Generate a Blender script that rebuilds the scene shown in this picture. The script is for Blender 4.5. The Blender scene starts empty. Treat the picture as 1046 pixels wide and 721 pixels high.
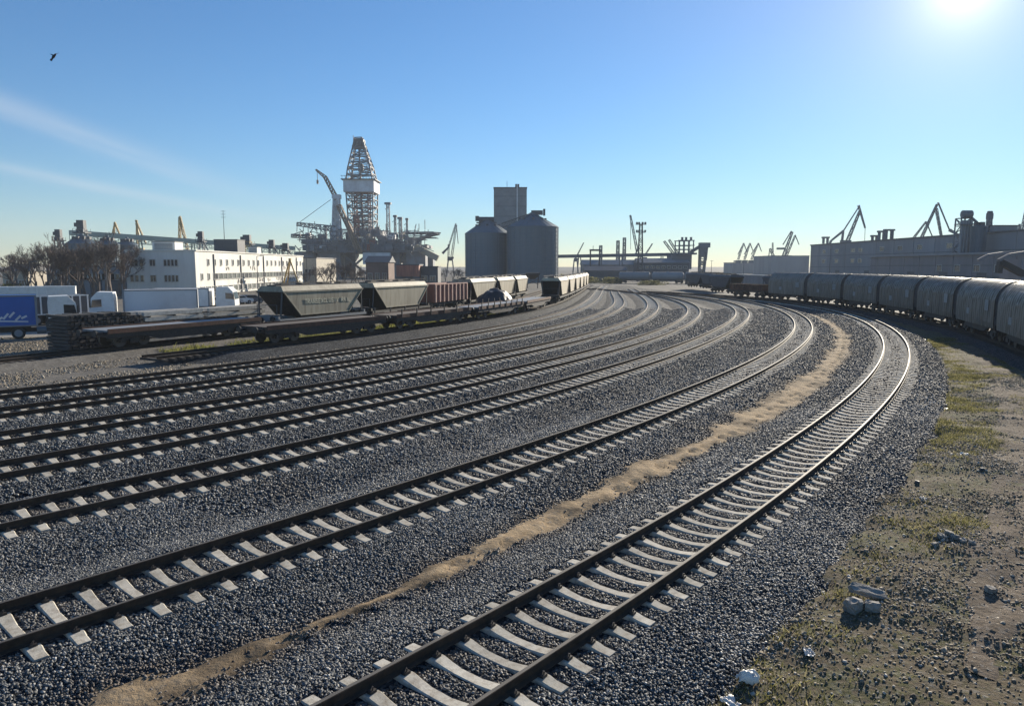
import bpy, math, random
import numpy as np
from mathutils import Vector, Matrix
random.seed(7); RNG = np.random.default_rng(11)
R = math.radians
scene = bpy.context.scene
COL = scene.collection
F, VH, CAMH = 740.0, 272.0, 5.5            # focal length in photo pixels, horizon row, camera height above rail top
PITCH = math.atan((360.5 - VH) / F)
GZ = -0.62                                  # level of the yard ground below rail top

def at(px, py, y=None, z=None):
    a = (px - 523) / F; b = (360.5 - py) / F
    fw = math.cos(PITCH) + b * math.sin(PITCH); up = -math.sin(PITCH) + b * math.cos(PITCH)
    t = y / fw if y is not None else (z - CAMH) / up
    return Vector((a * t, fw * t, CAMH + up * t))
def X(px, y, z=1.0):
    return (px - 523) / F * (y * math.cos(PITCH) - (z - CAMH) * math.sin(PITCH))
def Z(py, y): return at(523, py, y=y).z

def proj(x, y, z=0.):
    d = y * math.cos(PITCH) - (z - CAMH) * math.sin(PITCH); u = y * math.sin(PITCH) + (z - CAMH) * math.cos(PITCH)
    return 523 + F * x / d, 360.5 - F * u / d

# ------------------------------------------------------------------ materials
class NT:
    def __init__(s, tree): s.t = tree; s.n = tree.nodes; s.l = tree.links
    def new(s, typ, **kw):
        n = s.n.new(typ)
        for k, v in kw.items():
            if k.startswith('i_'):
                key = k[2:]; key = int(key) if key.isdigit() else key.replace('_', ' ')
                if hasattr(v, 'links') or isinstance(v, bpy.types.NodeSocket): s.l.new(v, n.inputs[key])
                else: n.inputs[key].default_value = v
            else: setattr(n, k, v)
        return n
    def math(s, op, a, b=None, c=None, clamp=False):
        n = s.n.new('ShaderNodeMath'); n.operation = op; n.use_clamp = clamp
        for i, v in enumerate((a, b, c)):
            if v is None: continue
            if isinstance(v, bpy.types.NodeSocket): s.l.new(v, n.inputs[i])
            else: n.inputs[i].default_value = v
        return n.outputs[0]
    def mix(s, fac, a, b, blend='MIX'):
        n = s.n.new('ShaderNodeMix'); n.data_type = 'RGBA'; n.blend_type = blend
        for i, v in ((0, fac), (6, a), (7, b)):
            if isinstance(v, bpy.types.NodeSocket): s.l.new(v, n.inputs[i])
            else: n.inputs[i].default_value = v if i == 0 else (tuple(v) + (1,))[:4]
        return n.outputs[2]
    def ramp(s, fac, stops):
        n = s.n.new('ShaderNodeValToRGB'); e = n.color_ramp.elements
        while len(e) < len(stops): e.new(0.5)
        for el, (p, c) in zip(e, stops):
            el.position = p; el.color = (c, c, c, 1) if isinstance(c, (int, float)) else tuple(c) + (1,)
        s.l.new(fac, n.inputs[0]); return n.outputs[0]
    def noise(s, vec, scale, detail=4, rough=.55):
        n = s.n.new('ShaderNodeTexNoise'); n.inputs['Scale'].default_value = scale
        n.inputs['Detail'].default_value = detail; n.inputs['Roughness'].default_value = rough
        s.l.new(vec, n.inputs['Vector']); return n.outputs['Fac']
def mat_base(name):
    m = bpy.data.materials.new(name); m.use_nodes = True
    t = NT(m.node_tree); b = t.n['Principled BSDF']
    return m, t, b
MATS = {}
def mat(name, col, rough=.7, metal=0., var=.25, scale=1.2, bump=0., bscale=20., dirt=None, dirt_amt=.35, spec=.5, streak=False, rvar=.07):
    """plain surface with its own colour, patchy wear and fine relief"""
    if name in MATS: return MATS[name]
    m, t, b = mat_base(name)
    tc = t.n.new('ShaderNodeTexCoord'); oi = t.n.new('ShaderNodeObjectInfo'); rn = oi.outputs['Random']
    cx_ = t.new('ShaderNodeCombineXYZ', i_0=t.math('MULTIPLY', rn, 37.0), i_1=t.math('MULTIPLY', rn, 91.0), i_2=t.math('MULTIPLY', rn, 13.0))
    v = t.new('ShaderNodeVectorMath', operation='ADD', i_0=tc.outputs['Object'], i_1=cx_.outputs[0]).outputs[0]
    if streak:
        mp = t.n.new('ShaderNodeMapping'); mp.inputs['Scale'].default_value = (1, 1, .15); t.l.new(v, mp.inputs[0]); vs = mp.outputs[0]
    else: vs = v
    n1 = t.noise(vs, scale, 5, .62)
    dark = tuple(c * (1 - var) for c in col); lite = tuple(min(1, c * (1 + var * .7)) for c in col)
    c = t.mix(t.ramp(n1, [(.3, 0), (.72, 1)]), dark, lite)
    if dirt:
        n2 = t.noise(vs, scale * 2.7, 6, .7)
        f = t.math('MULTIPLY', t.ramp(n2, [(.45, 0), (.72, 1)]), dirt_amt * 1.6, clamp=True)
        c = t.mix(f, c, dirt)
    k_ = t.math('ADD', t.math('MULTIPLY', rn, 2 * rvar), 1 - rvar); c = t.mix(1.0, c, t.new('ShaderNodeCombineColor', i_0=k_, i_1=k_, i_2=k_).outputs[0], 'MULTIPLY')
    t.l.new(c, b.inputs['Base Color'])
    b.inputs['Roughness'].default_value = rough; b.inputs['Metallic'].default_value = metal
    b.inputs['Specular IOR Level'].default_value = spec
    if bump:
        n3 = t.noise(v, bscale, 3); bp = t.new('ShaderNodeBump', i_Strength=bump, i_Distance=.02, i_Height=n3)
        t.l.new(bp.outputs[0], b.inputs['Normal'])
    MATS[name] = m; return m

def ballast_mat():
    m, t, b = mat_base('crushed_stone')
    v = t.n.new('ShaderNodeTexCoord').outputs['Object']
    vo = t.new('ShaderNodeTexVoronoi', i_Vector=v, i_Scale=17.0, i_Randomness=1.0)
    sep = t.n.new('ShaderNodeSeparateColor'); t.l.new(vo.outputs['Color'], sep.inputs[0])
    c = t.ramp(sep.outputs[0], [(0, (.010, .012, .015)), (.5, (.030, .034, .041)), (.85, (.065, .07, .078)), (1, (.16, .16, .16))])
    big = t.noise(v, .35, 4); c = t.mix(t.ramp(big, [(.45, 0), (.75, .4)]), c, (.058, .06, .062))
    t.l.new(c, b.inputs['Base Color']); b.inputs['Roughness'].default_value = .9; b.inputs['Specular IOR Level'].default_value = .12
    h = t.math('ADD', t.math('MULTIPLY', vo.outputs['Distance'], -1.0), t.math('MULTIPLY', sep.outputs[1], .6))
    bp = t.new('ShaderNodeBump', i_Strength=.6, i_Distance=.04, i_Height=h)
    t.l.new(bp.outputs[0], b.inputs['Normal']); return m
def stone_mat():
    m, t, b = mat_base('loose_stone')
    a = t.new('ShaderNodeAttribute', attribute_name='tone')
    v = t.n.new('ShaderNodeTexCoord').outputs['Object']
    c = t.ramp(a.outputs['Fac'], [(0, (.035, .040, .045)), (.38, (.105, .115, .12)), (.64, (.215, .225, .228)), (.83, (.46, .46, .45)), (1, (.6, .57, .50))])
    n = t.noise(v, 60, 2); c = t.mix(t.math('MULTIPLY', n, .5), c, (.05, .05, .055)); c = t.mix(t.new('ShaderNodeAttribute', attribute_name='rust').outputs['Fac'], c, (.115, .085, .062))
    t.l.new(c, b.inputs['Base Color']); b.inputs['Roughness'].default_value = .7; b.inputs['Specular IOR Level'].default_value = .35
    return m
def dirt_mat(name, stops, s1, s2, gravel=.5, rough=.9, bumpd=.05):
    m, t, b = mat_base(name)
    v = t.n.new('ShaderNodeTexCoord').outputs['Object']
    n1 = t.noise(v, s1, 7, .68); n2 = t.noise(v, s2, 6, .7)
    f = t.math('ADD', t.math('MULTIPLY', n1, .6), t.math('MULTIPLY', n2, .4))
    c = t.ramp(f, stops)
    vo = t.new('ShaderNodeTexVoronoi', i_Vector=v, i_Scale=13.0)
    sep = t.n.new('ShaderNodeSeparateColor'); t.l.new(vo.outputs['Color'], sep.inputs[0])
    g = t.math('MULTIPLY', t.ramp(sep.outputs[0], [(.5, 0), (1, 1)]), t.ramp(n2, [(.4, 0), (.62, gravel)]))
    c = t.mix(g, c, (.30, .29, .27))
    t.l.new(c, b.inputs['Base Color']); b.inputs['Roughness'].default_value = rough; b.inputs['Specular IOR Level'].default_value = .08
    h = t.math('ADD', t.math('MULTIPLY', n2, 1.0), t.math('MULTIPLY', sep.outputs[1], .35))
    bp = t.new('ShaderNodeBump', i_Strength=.9, i_Distance=bumpd, i_Height=h)
    t.l.new(bp.outputs[0], b.inputs['Normal']); return m
def attr_mat(name, attr, stops, rough=.7):
    m, t, b = mat_base(name)
    a = t.new('ShaderNodeAttribute', attribute_name=attr)
    t.l.new(t.ramp(a.outputs['Fac'], stops), b.inputs['Base Color']); b.inputs['Roughness'].default_value = rough
    b.inputs['Specular IOR Level'].default_value = .2
    return m

M_BALLAST = ballast_mat(); M_STONE = stone_mat()
M_GROUND = dirt_mat('yard_dirt', [(.25, (.075, .068, .06)), (.5, (.15, .138, .12)), (.72, (.22, .20, .17))], .12, 2.2, .6)
M_VERGE = dirt_mat('rough_verge', [(.28, (.04, .036, .02)), (.40, (.085, .075, .042)), (.48, (.14, .11, .075)), (.56, (.10, .10, .042)), (.64, (.145, .12, .08)), (.8, (.21, .17, .125))], .8, 6.0, .6, .95, .09)
M_PATH = dirt_mat('bare_earth', [(.3, (.08, .063, .045)), (.5, (.15, .118, .088)), (.7, (.22, .178, .135))], .9, 7.0, .5, .95, .09)
def sand_mat():
    m = dirt_mat('dry_sand', [(.3, (.24, .17, .10)), (.45, (.42, .315, .195)), (.55, (.33, .24, .145)), (.66, (.56, .44, .29))], 1.1, 5.0, .35, .95, .06); t = NT(m.node_tree); b = t.n['Principled BSDF']; c = b.inputs['Base Color'].links[0].from_socket
    a = t.new('ShaderNodeAttribute', attribute_name='tone'); t.l.new(t.mix(a.outputs['Fac'], (.10, .078, .055), c), b.inputs['Base Color']); return m
M_SAND = sand_mat()
M_ROAD = dirt_mat('dusty_road', [(.25, (.24, .22, .19)), (.6, (.34, .315, .27)), (.8, (.40, .37, .32))], .2, 3.0, .3)
M_CONC = mat('sleeper_concrete', (.54, .505, .43), .9, spec=.15, var=.22, scale=3.0, bump=.25, bscale=45, dirt=(.24, .19, .14), dirt_amt=.5, rvar=.16)
M_RAIL = mat('rusty_rail', (.052, .040, .032), .8, var=.4, scale=4, bump=.15, bscale=60, dirt=(.10, .055, .03), dirt_amt=.35, spec=.15)
M_RAILTOP = mat('worn_steel', (.12, .11, .10), .72, metal=.5, var=.2, scale=2)
M_CLIP = mat('clip_iron', (.035, .03, .028), .6, var=.3)
M_WOODSL = mat('old_sleeper', (.06, .05, .042), .9, var=.4, scale=3, bump=.4, bscale=25)
M_BLACK = mat('grimy_iron', (.022, .02, .02), .6, var=.4, scale=2, dirt=(.07, .05, .04), dirt_amt=.4)
M_RUST = mat('rusted_steel', (.12, .055, .035), .85, var=.4, scale=1.5, bump=.2, dirt=(.05, .03, .025), dirt_amt=.6)
M_WHEEL = mat('wheel_steel', (.12, .11, .10), .5, metal=.6, var=.3)
M_HOOD = mat('grey_tarpaulin', (.145, .126, .102), .5, var=.25, scale=.8, bump=.12, bscale=6, dirt=(.24, .23, .21), dirt_amt=.4, streak=True, rvar=.28)
M_HOODEND = mat('hood_end', (.10, .105, .115), .6, var=.3, dirt=(.07, .06, .05))
M_MARK = mat('faded_marking', (.30, .31, .31), .7, var=.3, scale=4)
M_OLIVE = mat('olive_paint', (.33, .295, .215), .65, var=.22, scale=.8, dirt=(.12, .085, .055), dirt_amt=.5, streak=True)
M_CREAM = mat('cream_paint', (.50, .44, .32), .65, var=.2, scale=.8, dirt=(.25, .16, .10), dirt_amt=.45, streak=True)
M_LETTER = mat('letter_paint', (.62, .58, .43), .7, var=.25, scale=5)
M_REDGON = mat('faded_red_paint', (.33, .13, .09), .75, var=.3, scale=.8, dirt=(.15, .07, .05), dirt_amt=.6, streak=True)
M_PINKRIB = mat('pale_red_paint', (.48, .30, .25), .75, var=.3, scale=1)
M_WHITE = mat('white_paint', (.78, .77, .74), .4, var=.08, scale=.6, dirt=(.5, .47, .42), dirt_amt=.3)
M_WALLW = mat('white_render', (.74, .72, .66), .85, var=.12, scale=.25, bump=.1, dirt=(.52, .48, .42), dirt_amt=.3, streak=True)
M_GLASS = mat('dark_window', (.035, .042, .05), .12, var=.4, scale=.7, spec=.8)
M_FRAME = mat('window_frame', (.55, .54, .50), .6)
M_BLUE = mat('blue_curtain', (.012, .11, .42), .45, var=.2, scale=.5, bump=.1, bscale=3)
M_TYRE = mat('tyre_rubber', (.02, .02, .02), .85)
M_DKGREY = mat('dark_grey_paint', (.07, .075, .085), .6, var=.25)
M_GREY = mat('grey_paint', (.22, .235, .25), .6, var=.2, scale=.2, dirt=(.13, .13, .13), dirt_amt=.3)
M_GALV = mat('galvanised_sheet', (.10, .145, .18), .55, metal=.2, var=.15, scale=.15, dirt=(.14, .16, .18), dirt_amt=.35, streak=True)
M_RIG = mat('rig_paint', (.17, .185, .21), .65, var=.35, scale=.12, dirt=(.16, .08, .05), dirt_amt=.3)
M_RIGW = mat('rig_white', (.62, .64, .66), .55, var=.15, scale=.1, dirt=(.35, .33, .32))
M_RIGRED = mat('rig_red', (.30, .13, .10), .7, var=.3)
M_RIGRUST = mat('rusty_tan', (.27, .18, .12), .75, var=.3, scale=.2)
M_RIGY = mat('rig_tan', (.38, .33, .25), .65, var=.25, scale=.2)
M_CRANE = mat('crane_paint', (.13, .145, .165), .6, var=.25, scale=.2)
M_CRANEY = mat('yellow_crane_paint', (.42, .29, .09), .6, var=.3, scale=.3, dirt=(.12, .08, .05))
M_GREENG = mat('pale_green_gallery', (.36, .42, .36), .6, var=.15, scale=.2)
M_SHED = mat('shed_concrete', (.26, .27, .285), .85, var=.2, scale=.06, dirt=(.16, .16, .165), dirt_amt=.4, streak=True)
M_SHED2 = mat('annex_wall', (.235, .225, .235), .85, var=.2, scale=.1, dirt=(.14, .14, .15), dirt_amt=.4, streak=True)
M_BRICK = mat('weathered_brick', (.20, .135, .11), .9, var=.3, scale=.3)
M_BARK = mat('winter_bark', (.15, .12, .105), .95, var=.3, scale=2)
M_TIMBER = mat('dark_timber', (.06, .055, .052), .9, var=.4, scale=2, bump=.3)
M_BEAM = mat('pale_beam', (.52, .50, .45), .8, var=.25, scale=1.2, dirt=(.16, .14, .12))
M_CLOTH = mat('dark_tarpaulin', (.02, .023, .03), .5, var=.3, bump=.3, bscale=3)
M_PLASTIC = mat('white_plastic', (.66, .63, .58), .45, var=.15, scale=6, bump=.3, bscale=18)
M_CHUNK = mat('broken_concrete', (.27, .25, .22), .9, var=.3, scale=6, bump=.6, bscale=30)
M_FEATHER = mat('black_feather', (.012, .012, .014), .6)
M_GRAFF = mat('graffiti_paint', (.03, .03, .035), .6)
M_BIRDEYE = M_BLACK
def grass_mat(name, stops):
    m = attr_mat(name, 'tone', stops); t = NT(m.node_tree); b = t.n['Principled BSDF']; c = b.inputs['Base Color'].links[0].from_socket
    tr = t.new('ShaderNodeBsdfTranslucent', i_Color=c); mx = t.new('ShaderNodeMixShader', i_0=.5, i_1=b.outputs[0], i_2=tr.outputs[0])
    t.l.new(mx.outputs[0], t.n['Material Output'].inputs['Surface']); return m
M_GRASS = grass_mat('grass_blade', [(0, (.08, .08, .025)), (.5, (.185, .175, .07)), (.8, (.27, .25, .11)), (1, (.42, .36, .20))])
M_CLOD = attr_mat('soil_clod', 'tone', [(0, (.09, .07, .05)), (.35, (.20, .165, .12)), (.6, (.30, .265, .21)), (.85, (.42, .39, .34)), (1, (.6, .57, .53))], .85)
M_DRYGRASS = grass_mat('yellow_grass', [(0, (.09, .10, .025)), (.5, (.17, .18, .045)), (1, (.28, .26, .09))])

# ------------------------------------------------------------------ mesh building
class MB:
    def __init__(s): s.v = []; s.f = []; s.mi = []
    def add(s, vs, fs, mi=0):
        o = len(s.v); s.v += [tuple(p) for p in vs]; s.f += [tuple(i + o for i in f) for f in fs]; s.mi += [mi] * len(fs)
        return s
    BOXF = [(0, 3, 2, 1), (4, 5, 6, 7), (0, 1, 5, 4), (1, 2, 6, 5), (2, 3, 7, 6), (3, 0, 4, 7)]
    def box(s, x0, x1, y0, y1, z0, z1, mi=0):
        return s.add([(x0, y0, z0), (x1, y0, z0), (x1, y1, z0), (x0, y1, z0), (x0, y0, z1), (x1, y0, z1), (x1, y1, z1), (x0, y1, z1)], MB.BOXF, mi)
    def hexa(s, lo, hi, mi=0):
        """lo, hi: four points each, same winding (anticlockwise from above)"""
        return s.add(list(lo) + list(hi), MB.BOXF, mi)
    def beam(s, p, q, w, h=None, w2=None, h2=None, mi=0):
        p = Vector(p); q = Vector(q); h = h or w; w2 = w2 or w; h2 = h2 or h * (w2 / w)
        d = (q - p).normalized(); up = Vector((0, 0, 1)) if abs(d.z) < .95 else Vector((0, 1, 0))
        a = d.cross(up).normalized(); b = a.cross(d).normalized()
        def ring(c, w, h): return [c - a * w / 2 - b * h / 2, c + a * w / 2 - b * h / 2, c + a * w / 2 + b * h / 2, c - a * w / 2 + b * h / 2]
        return s.add(ring(p, w, h) + ring(q, w2, h2), MB.BOXF, mi)
    def stroke(s, p, q, nrm, w, dep=.012):
        """flat painted stroke from p to q on a surface with outward normal nrm"""
        p = Vector(p); q = Vector(q); n = Vector(nrm).normalized(); d = (q - p).normalized(); c = d.cross(n).normalized() * w / 2; e = d * w * .35
        lo = [p - e - c, q + e - c, q + e + c, p - e + c]
        return s.hexa(lo, [v + n * dep for v in lo])
    def tube(s, p, q, r, r2=None, n=8, cap=True, mi=0):
        p = Vector(p); q = Vector(q); r2 = r if r2 is None else r2
        d = (q - p).normalized(); up = Vector((0, 0, 1)) if abs(d.z) < .95 else Vector((0, 1, 0))
        a = d.cross(up).normalized(); b = a.cross(d)
        vs = [p + (a * math.cos(2 * math.pi * i / n) + b * math.sin(2 * math.pi * i / n)) * r for i in range(n)]
        vs += [q + (a * math.cos(2 * math.pi * i / n) + b * math.sin(2 * math.pi * i / n)) * r2 for i in range(n)]
        fs = [(i, (i + 1) % n, n + (i + 1) % n, n + i) for i in range(n)]
        if cap: fs += [tuple(range(n - 1, -1, -1)), tuple(range(n, 2 * n))]
        return s.add(vs, fs, mi)
    def lathe(s, c, prof, n=40, cap=True, mi=0):
        c = Vector(c); vs = []; fs = []
        for r, z in prof:
            vs += [c + Vector((math.cos(2 * math.pi * i / n) * r, math.sin(2 * math.pi * i / n) * r, z)) for i in range(n)]
        for k in range(len(prof) - 1):
            fs += [(k * n + i, k * n + (i + 1) % n, (k + 1) * n + (i + 1) % n, (k + 1) * n + i) for i in range(n)]
        if cap: fs += [tuple(range(n - 1, -1, -1)), tuple(range((len(prof) - 1) * n, len(prof) * n))]
        return s.add(vs, fs, mi)
    def prism(s, poly, axis, a, b, mi=0):
        """poly: 2D points; axis 'x','y','z': extruded along it from a to b"""
        def P(u, v, w): return {'x': (w, u, v), 'y': (u, w, v), 'z': (u, v, w)}[axis]
        n = len(poly); vs = [P(u, v, a) for u, v in poly] + [P(u, v, b) for u, v in poly]
        fs = [tuple(range(n - 1, -1, -1)), tuple(range(n, 2 * n))] + [(i, (i + 1) % n, n + (i + 1) % n, n + i) for i in range(n)]
        return s.add(vs, fs, mi)
    def lattice(s, p, q, w, w2=None, n=6, t=.12, mi=0, dep=None, dep2=None):
        """four-chord lattice boom or mast from p to q"""
        p = Vector(p); q = Vector(q); w2 = w2 or w; dep = dep or w; dep2 = dep2 or w2
        d = (q - p).normalized(); up = Vector((0, 1, 0)) if abs(d.y) < .9 else Vector((0, 0, 1))
        a = d.cross(up).normalized(); b = a.cross(d)
        def ring(k):
            c = p.lerp(q, k); ww = w + (w2 - w) * k; dd = dep + (dep2 - dep) * k
            return [c - a * ww / 2 - b * dd / 2, c + a * ww / 2 - b * dd / 2, c + a * ww / 2 + b * dd / 2, c - a * ww / 2 + b * dd / 2]
        rs = [ring(i / n) for i in range(n + 1)]
        for j in range(4): s.beam(rs[0][j], rs[-1][j], t * 1.5, mi=mi)
        for i in range(n + 1):
            for j in range(4):
                s.beam(rs[i][j], rs[i][(j + 1) % 4], t, mi=mi)
                if i < n:
                    if (i + j) % 2: s.beam(rs[i][j], rs[i + 1][(j + 1) % 4], t, mi=mi)
                    else: s.beam(rs[i][(j + 1) % 4], rs[i + 1][j], t, mi=mi)
        return s
    def mesh(s, name, mats, smooth=False, fix=True):
        me = bpy.data.meshes.new(name); me.from_pydata(s.v, [], s.f)
        for m in (mats if isinstance(mats, (list, tuple)) else [mats]): me.materials.append(m)
        if any(s.mi): me.polygons.foreach_set('material_index', s.mi)
        if fix:
            import bmesh
            b = bmesh.new(); b.from_mesh(me); bmesh.ops.recalc_face_normals(b, faces=b.faces); b.to_mesh(me); b.free()
        if smooth: me.polygons.foreach_set('use_smooth', [True] * len(me.polygons))
        me.update(); return me
    def build(s, name, mats, parent=None, smooth=False):
        return link(name, s.mesh(name, mats, smooth), parent)
def link(name, data, parent=None):
    o = bpy.data.objects.new(name, data); COL.objects.link(o)
    if parent is not None: o.parent = parent
    return o
def tag(o, label=None, cat=None, group=None, kind=None):
    if label: o['label'] = label
    if cat: o['category'] = cat
    if group: o['group'] = group
    if kind: o['kind'] = kind
    return o
def thing(name, label, cat, loc=(0, 0, 0), rz=0., group=None):
    o = link(name, None); o.location = loc; o.rotation_euler = (0, 0, rz)
    return tag(o, label, cat, group)
def copy_tree(o, parent=None):
    c = o.copy(); COL.objects.link(c)
    if parent is not None: c.parent = parent
    for ch in o.children: copy_tree(ch, c)
    return c
def np_mesh(name, verts, faces, m, attr=None, smooth=False):
    """verts n x 3, faces k x (3 or 4)"""
    me = bpy.data.meshes.new(name); nf, w = faces.shape
    me.vertices.add(len(verts)); me.vertices.foreach_set('co', verts.astype(np.float32).ravel())
    me.loops.add(nf * w); me.loops.foreach_set('vertex_index', faces.astype(np.int32).ravel())
    me.polygons.add(nf); me.polygons.foreach_set('loop_start', np.arange(0, nf * w, w, dtype=np.int32))
    me.materials.append(m); me.update(calc_edges=True)
    if attr is not None:
        a = me.attributes.new('tone', 'FLOAT', 'POINT'); a.data.foreach_set('value', attr.astype(np.float32))
    if smooth: me.polygons.foreach_set('use_smooth', np.ones(nf, bool))
    return me
def vnoise(x, y, sc, seed=0):
    """smooth value noise in numpy, about -1..1"""
    x = np.asarray(x, float) / sc + seed * 17.31; y = np.asarray(y, float) / sc + seed * 9.77
    xi = np.floor(x); yi = np.floor(y); fx = x - xi; fy = y - yi
    fx = fx * fx * (3 - 2 * fx); fy = fy * fy * (3 - 2 * fy)
    def h(a, b):
        v = np.sin(a * 127.1 + b * 311.7 + seed * 74.7) * 43758.5453
        return v - np.floor(v)
    return ((h(xi, yi) * (1 - fx) + h(xi + 1, yi) * fx) * (1 - fy) + (h(xi, yi + 1) * (1 - fx) + h(xi + 1, yi + 1) * fx) * fy) * 2 - 1

# ------------------------------------------------------------------ track alignments
TQ = {1: [-3.851, 5.9394, .8398, .0043, .0049, .0055, .0078, .0092, .0091, .008, .006, .0036, .0009],
      2: [-10.2197, 8.2813, .83, .0052, .0047, .0056, .0064, .0071, .0069, .0059, .0045, .0026, .0006],
      3: [-12.6825, 14.3996, .8263, .0077, .0051, .0037, .0071, .009, .0092, .0082, .0062, .0038, .001],
      4: [-15.6864, 17.84, .8377, .0059, .0061, .0057, .0059, .006, .0056, .0047, .0034, .002, .0004],
      5: [-17.968, 21.8778, .8442, .0062, .0068, .0063, .0038, .0015, .0001, -.0005, -.0007, -.0006, -.0004],
      6: [-22.014, 24.4651, .8854, .0045, .0059, .0066, .0045, .0007, -.0022, -.0033, -.0032, -.0023, -.001],
      7: [-22.5755, 31.1703, .882, .0067, .0071, .0056, .0026, .0004, -.0005, -.0007, -.0006, -.0004, -.0001]}
TEND = {1: 134, 2: 165, 3: 148, 4: 178, 5: 168, 6: 150, 7: 188}
TBACK = {1: 14, 2: 16, 3: 22, 4: 26, 5: 30, 6: 34, 7: 40}
class Track:
    def __init__(s, x, y): 
        s.x = np.asarray(x, float); s.y = np.asarray(y, float)
        s.s = np.concatenate([[0], np.cumsum(np.hypot(np.diff(s.x), np.diff(s.y)))])
        s.th = np.unwrap(np.arctan2(np.gradient(s.y, s.s), np.gradient(s.x, s.s))); s.L = s.s[-1]
    def pos(s, d, off=0.):
        x = np.interp(d, s.s, s.x); y = np.interp(d, s.s, s.y); t = np.interp(d, s.s, s.th)
        return x - np.sin(t) * off, y + np.cos(t) * off, t
    def near(s, x, y): return s.s[np.argmin((s.x - x) ** 2 + (s.y - y) ** 2)]
TR = {}
for k, q in TQ.items():
    ds = .5; n = int(TEND[k] / ds) + 1; ss = np.arange(n) * ds
    kap = np.interp(ss, np.linspace(0, 260, 10), q[3:]); th = q[2] + np.concatenate([[0], np.cumsum(kap[:-1] * ds)])
    tm = th[:-1] + kap[:-1] * ds / 2
    xs = q[0] + np.concatenate([[0], np.cumsum(np.cos(tm) * ds)]); ys = q[1] + np.concatenate([[0], np.cumsum(np.sin(tm) * ds)])
    nb = int(TBACK[k] / ds); b = np.arange(nb, 0, -1) * ds
    TR[k] = Track(np.concatenate([q[0] - np.cos(q[2]) * b, xs]), np.concatenate([q[1] - np.sin(q[2]) * b, ys]))
def spline_track(pts, step=.5):
    """Catmull-Rom through the points, then evenly resampled and smoothed"""
    P = np.array(pts, float); P = np.vstack([2 * P[0] - P[1], P, 2 * P[-1] - P[-2]]); out = []
    for i in range(1, len(P) - 2):
        p0, p1, p2, p3 = P[i - 1:i + 3]
        for t in np.linspace(0, 1, 40, endpoint=False):
            out.append(.5 * ((2 * p1) + (p2 - p0) * t + (2 * p0 - 5 * p1 + 4 * p2 - p3) * t * t + (3 * p1 - p0 - 3 * p2 + p3) * t ** 3))
    out = np.array(out + [P[-2]])
    for _ in range(2):
        s = np.concatenate([[0], np.cumsum(np.hypot(*np.diff(out, axis=0).T))]); u = np.arange(0, s[-1], step)
        x = np.interp(u, s, out[:, 0]); y = np.interp(u, s, out[:, 1])
        ker = np.ones(25) / 25
        xp = np.convolve(np.pad(x, 12, 'reflect', reflect_type='odd'), ker, 'valid'); yp = np.convolve(np.pad(y, 12, 'reflect', reflect_type='odd'), ker, 'valid')
        out = np.stack([xp, yp], 1)
    return Track(out[:, 0], out[:, 1])
T_FLAT = spline_track([(-22.4, 44.4), (-18, 52), (-13.4, 59.5), (-10.3, 65), (-1.2, 84), (5.2, 106), (9.6, 130), (13.6, 155), (17.6, 182), (22, 212)])
T_HOP = spline_track([(-35, 35), (-27.8, 49.0), (-21.3, 61.3), (-16.1, 72.2), (-11.4, 83.4), (-7.3, 95.0), (-3.7, 108), (-.2, 124), (3.5, 145), (7.5, 170)])
T_COIL = spline_track([(20.5, 4), (23.6, 20), (27.2, 30.5), (31.4, 40.6), (36, 51.2), (40.1, 62.9), (43.3, 75), (45.5, 87.3), (46.7, 99.7), (46.6, 112.2), (44.8, 124.5), (41, 137.5), (35.5, 150), (28.5, 163)])
OLD = {'flat': T_FLAT, 'hop': T_HOP, 'coil': T_COIL}

# nearest-track lookup on a grid
allx = np.concatenate([t.x for t in TR.values()] + [t.x for t in OLD.values()]); ally = np.concatenate([t.y for t in TR.values()] + [t.y for t in OLD.values()])
allt = np.concatenate([t.th for t in TR.values()] + [t.th for t in OLD.values()])
alls = np.concatenate([t.s for t in TR.values()] + [t.s for t in OLD.values()])
allk = np.concatenate([np.full(len(t.x), k) for k, t in TR.items()] + [np.full(len(t.x), 8 + i) for i, t in enumerate(OLD.values())])
GX0, GY0, GS = -62., -8., .5
gx = np.arange(GX0, 66, GS); gy = np.arange(GY0, 236, GS)
IDX = np.zeros((len(gy), len(gx)), np.int32)
for j, yy in enumerate(gy):
    m = np.abs(ally - yy) < 40
    ii = np.nonzero(m)[0]
    if len(ii) == 0: ii = np.arange(len(allx))
    IDX[j] = ii[np.argmin((gx[:, None] - allx[ii]) ** 2 + (yy - ally[ii]) ** 2, axis=1)]
def track_coords(x, y):
    """(track number, along-track distance, offset to the left) of the nearest track"""
    i = np.clip(np.round((x - GX0) / GS).astype(int), 0, len(gx) - 1); j = np.clip(np.round((y - GY0) / GS).astype(int), 0, len(gy) - 1)
    k = IDX[j, i]; dx = x - allx[k]; dy = y - ally[k]; t = allt[k]
    return allk[k], alls[k] + dx * np.cos(t) + dy * np.sin(t), -dx * np.sin(t) + dy * np.cos(t)
def bed_h(x, y, fine=True):
    """height of the ballast surface"""
    k, s, d = track_coords(x, y); a = np.abs(d)
    h = np.interp(a, [0, .6, .8, 1.4, 2.7], [-.262, -.26, -.245, -.245, -.525])
    h = h - np.clip((a - 2.6) / 1.2, 0, 1) * np.where(k == 1, np.where(d < 0, .4, .12), .03)
    h = np.where(k >= 8, np.where(a < 1.4, -.215, -.215 - np.clip((a - 1.4) / 1.3, 0, 1) * .5), h)
    w = np.clip((a - 1.4) / .8, 0, 1)
    return h + vnoise(x, y, 1.7, 1) * .035 * w + vnoise(x, y, .6, 2) * .018

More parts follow.
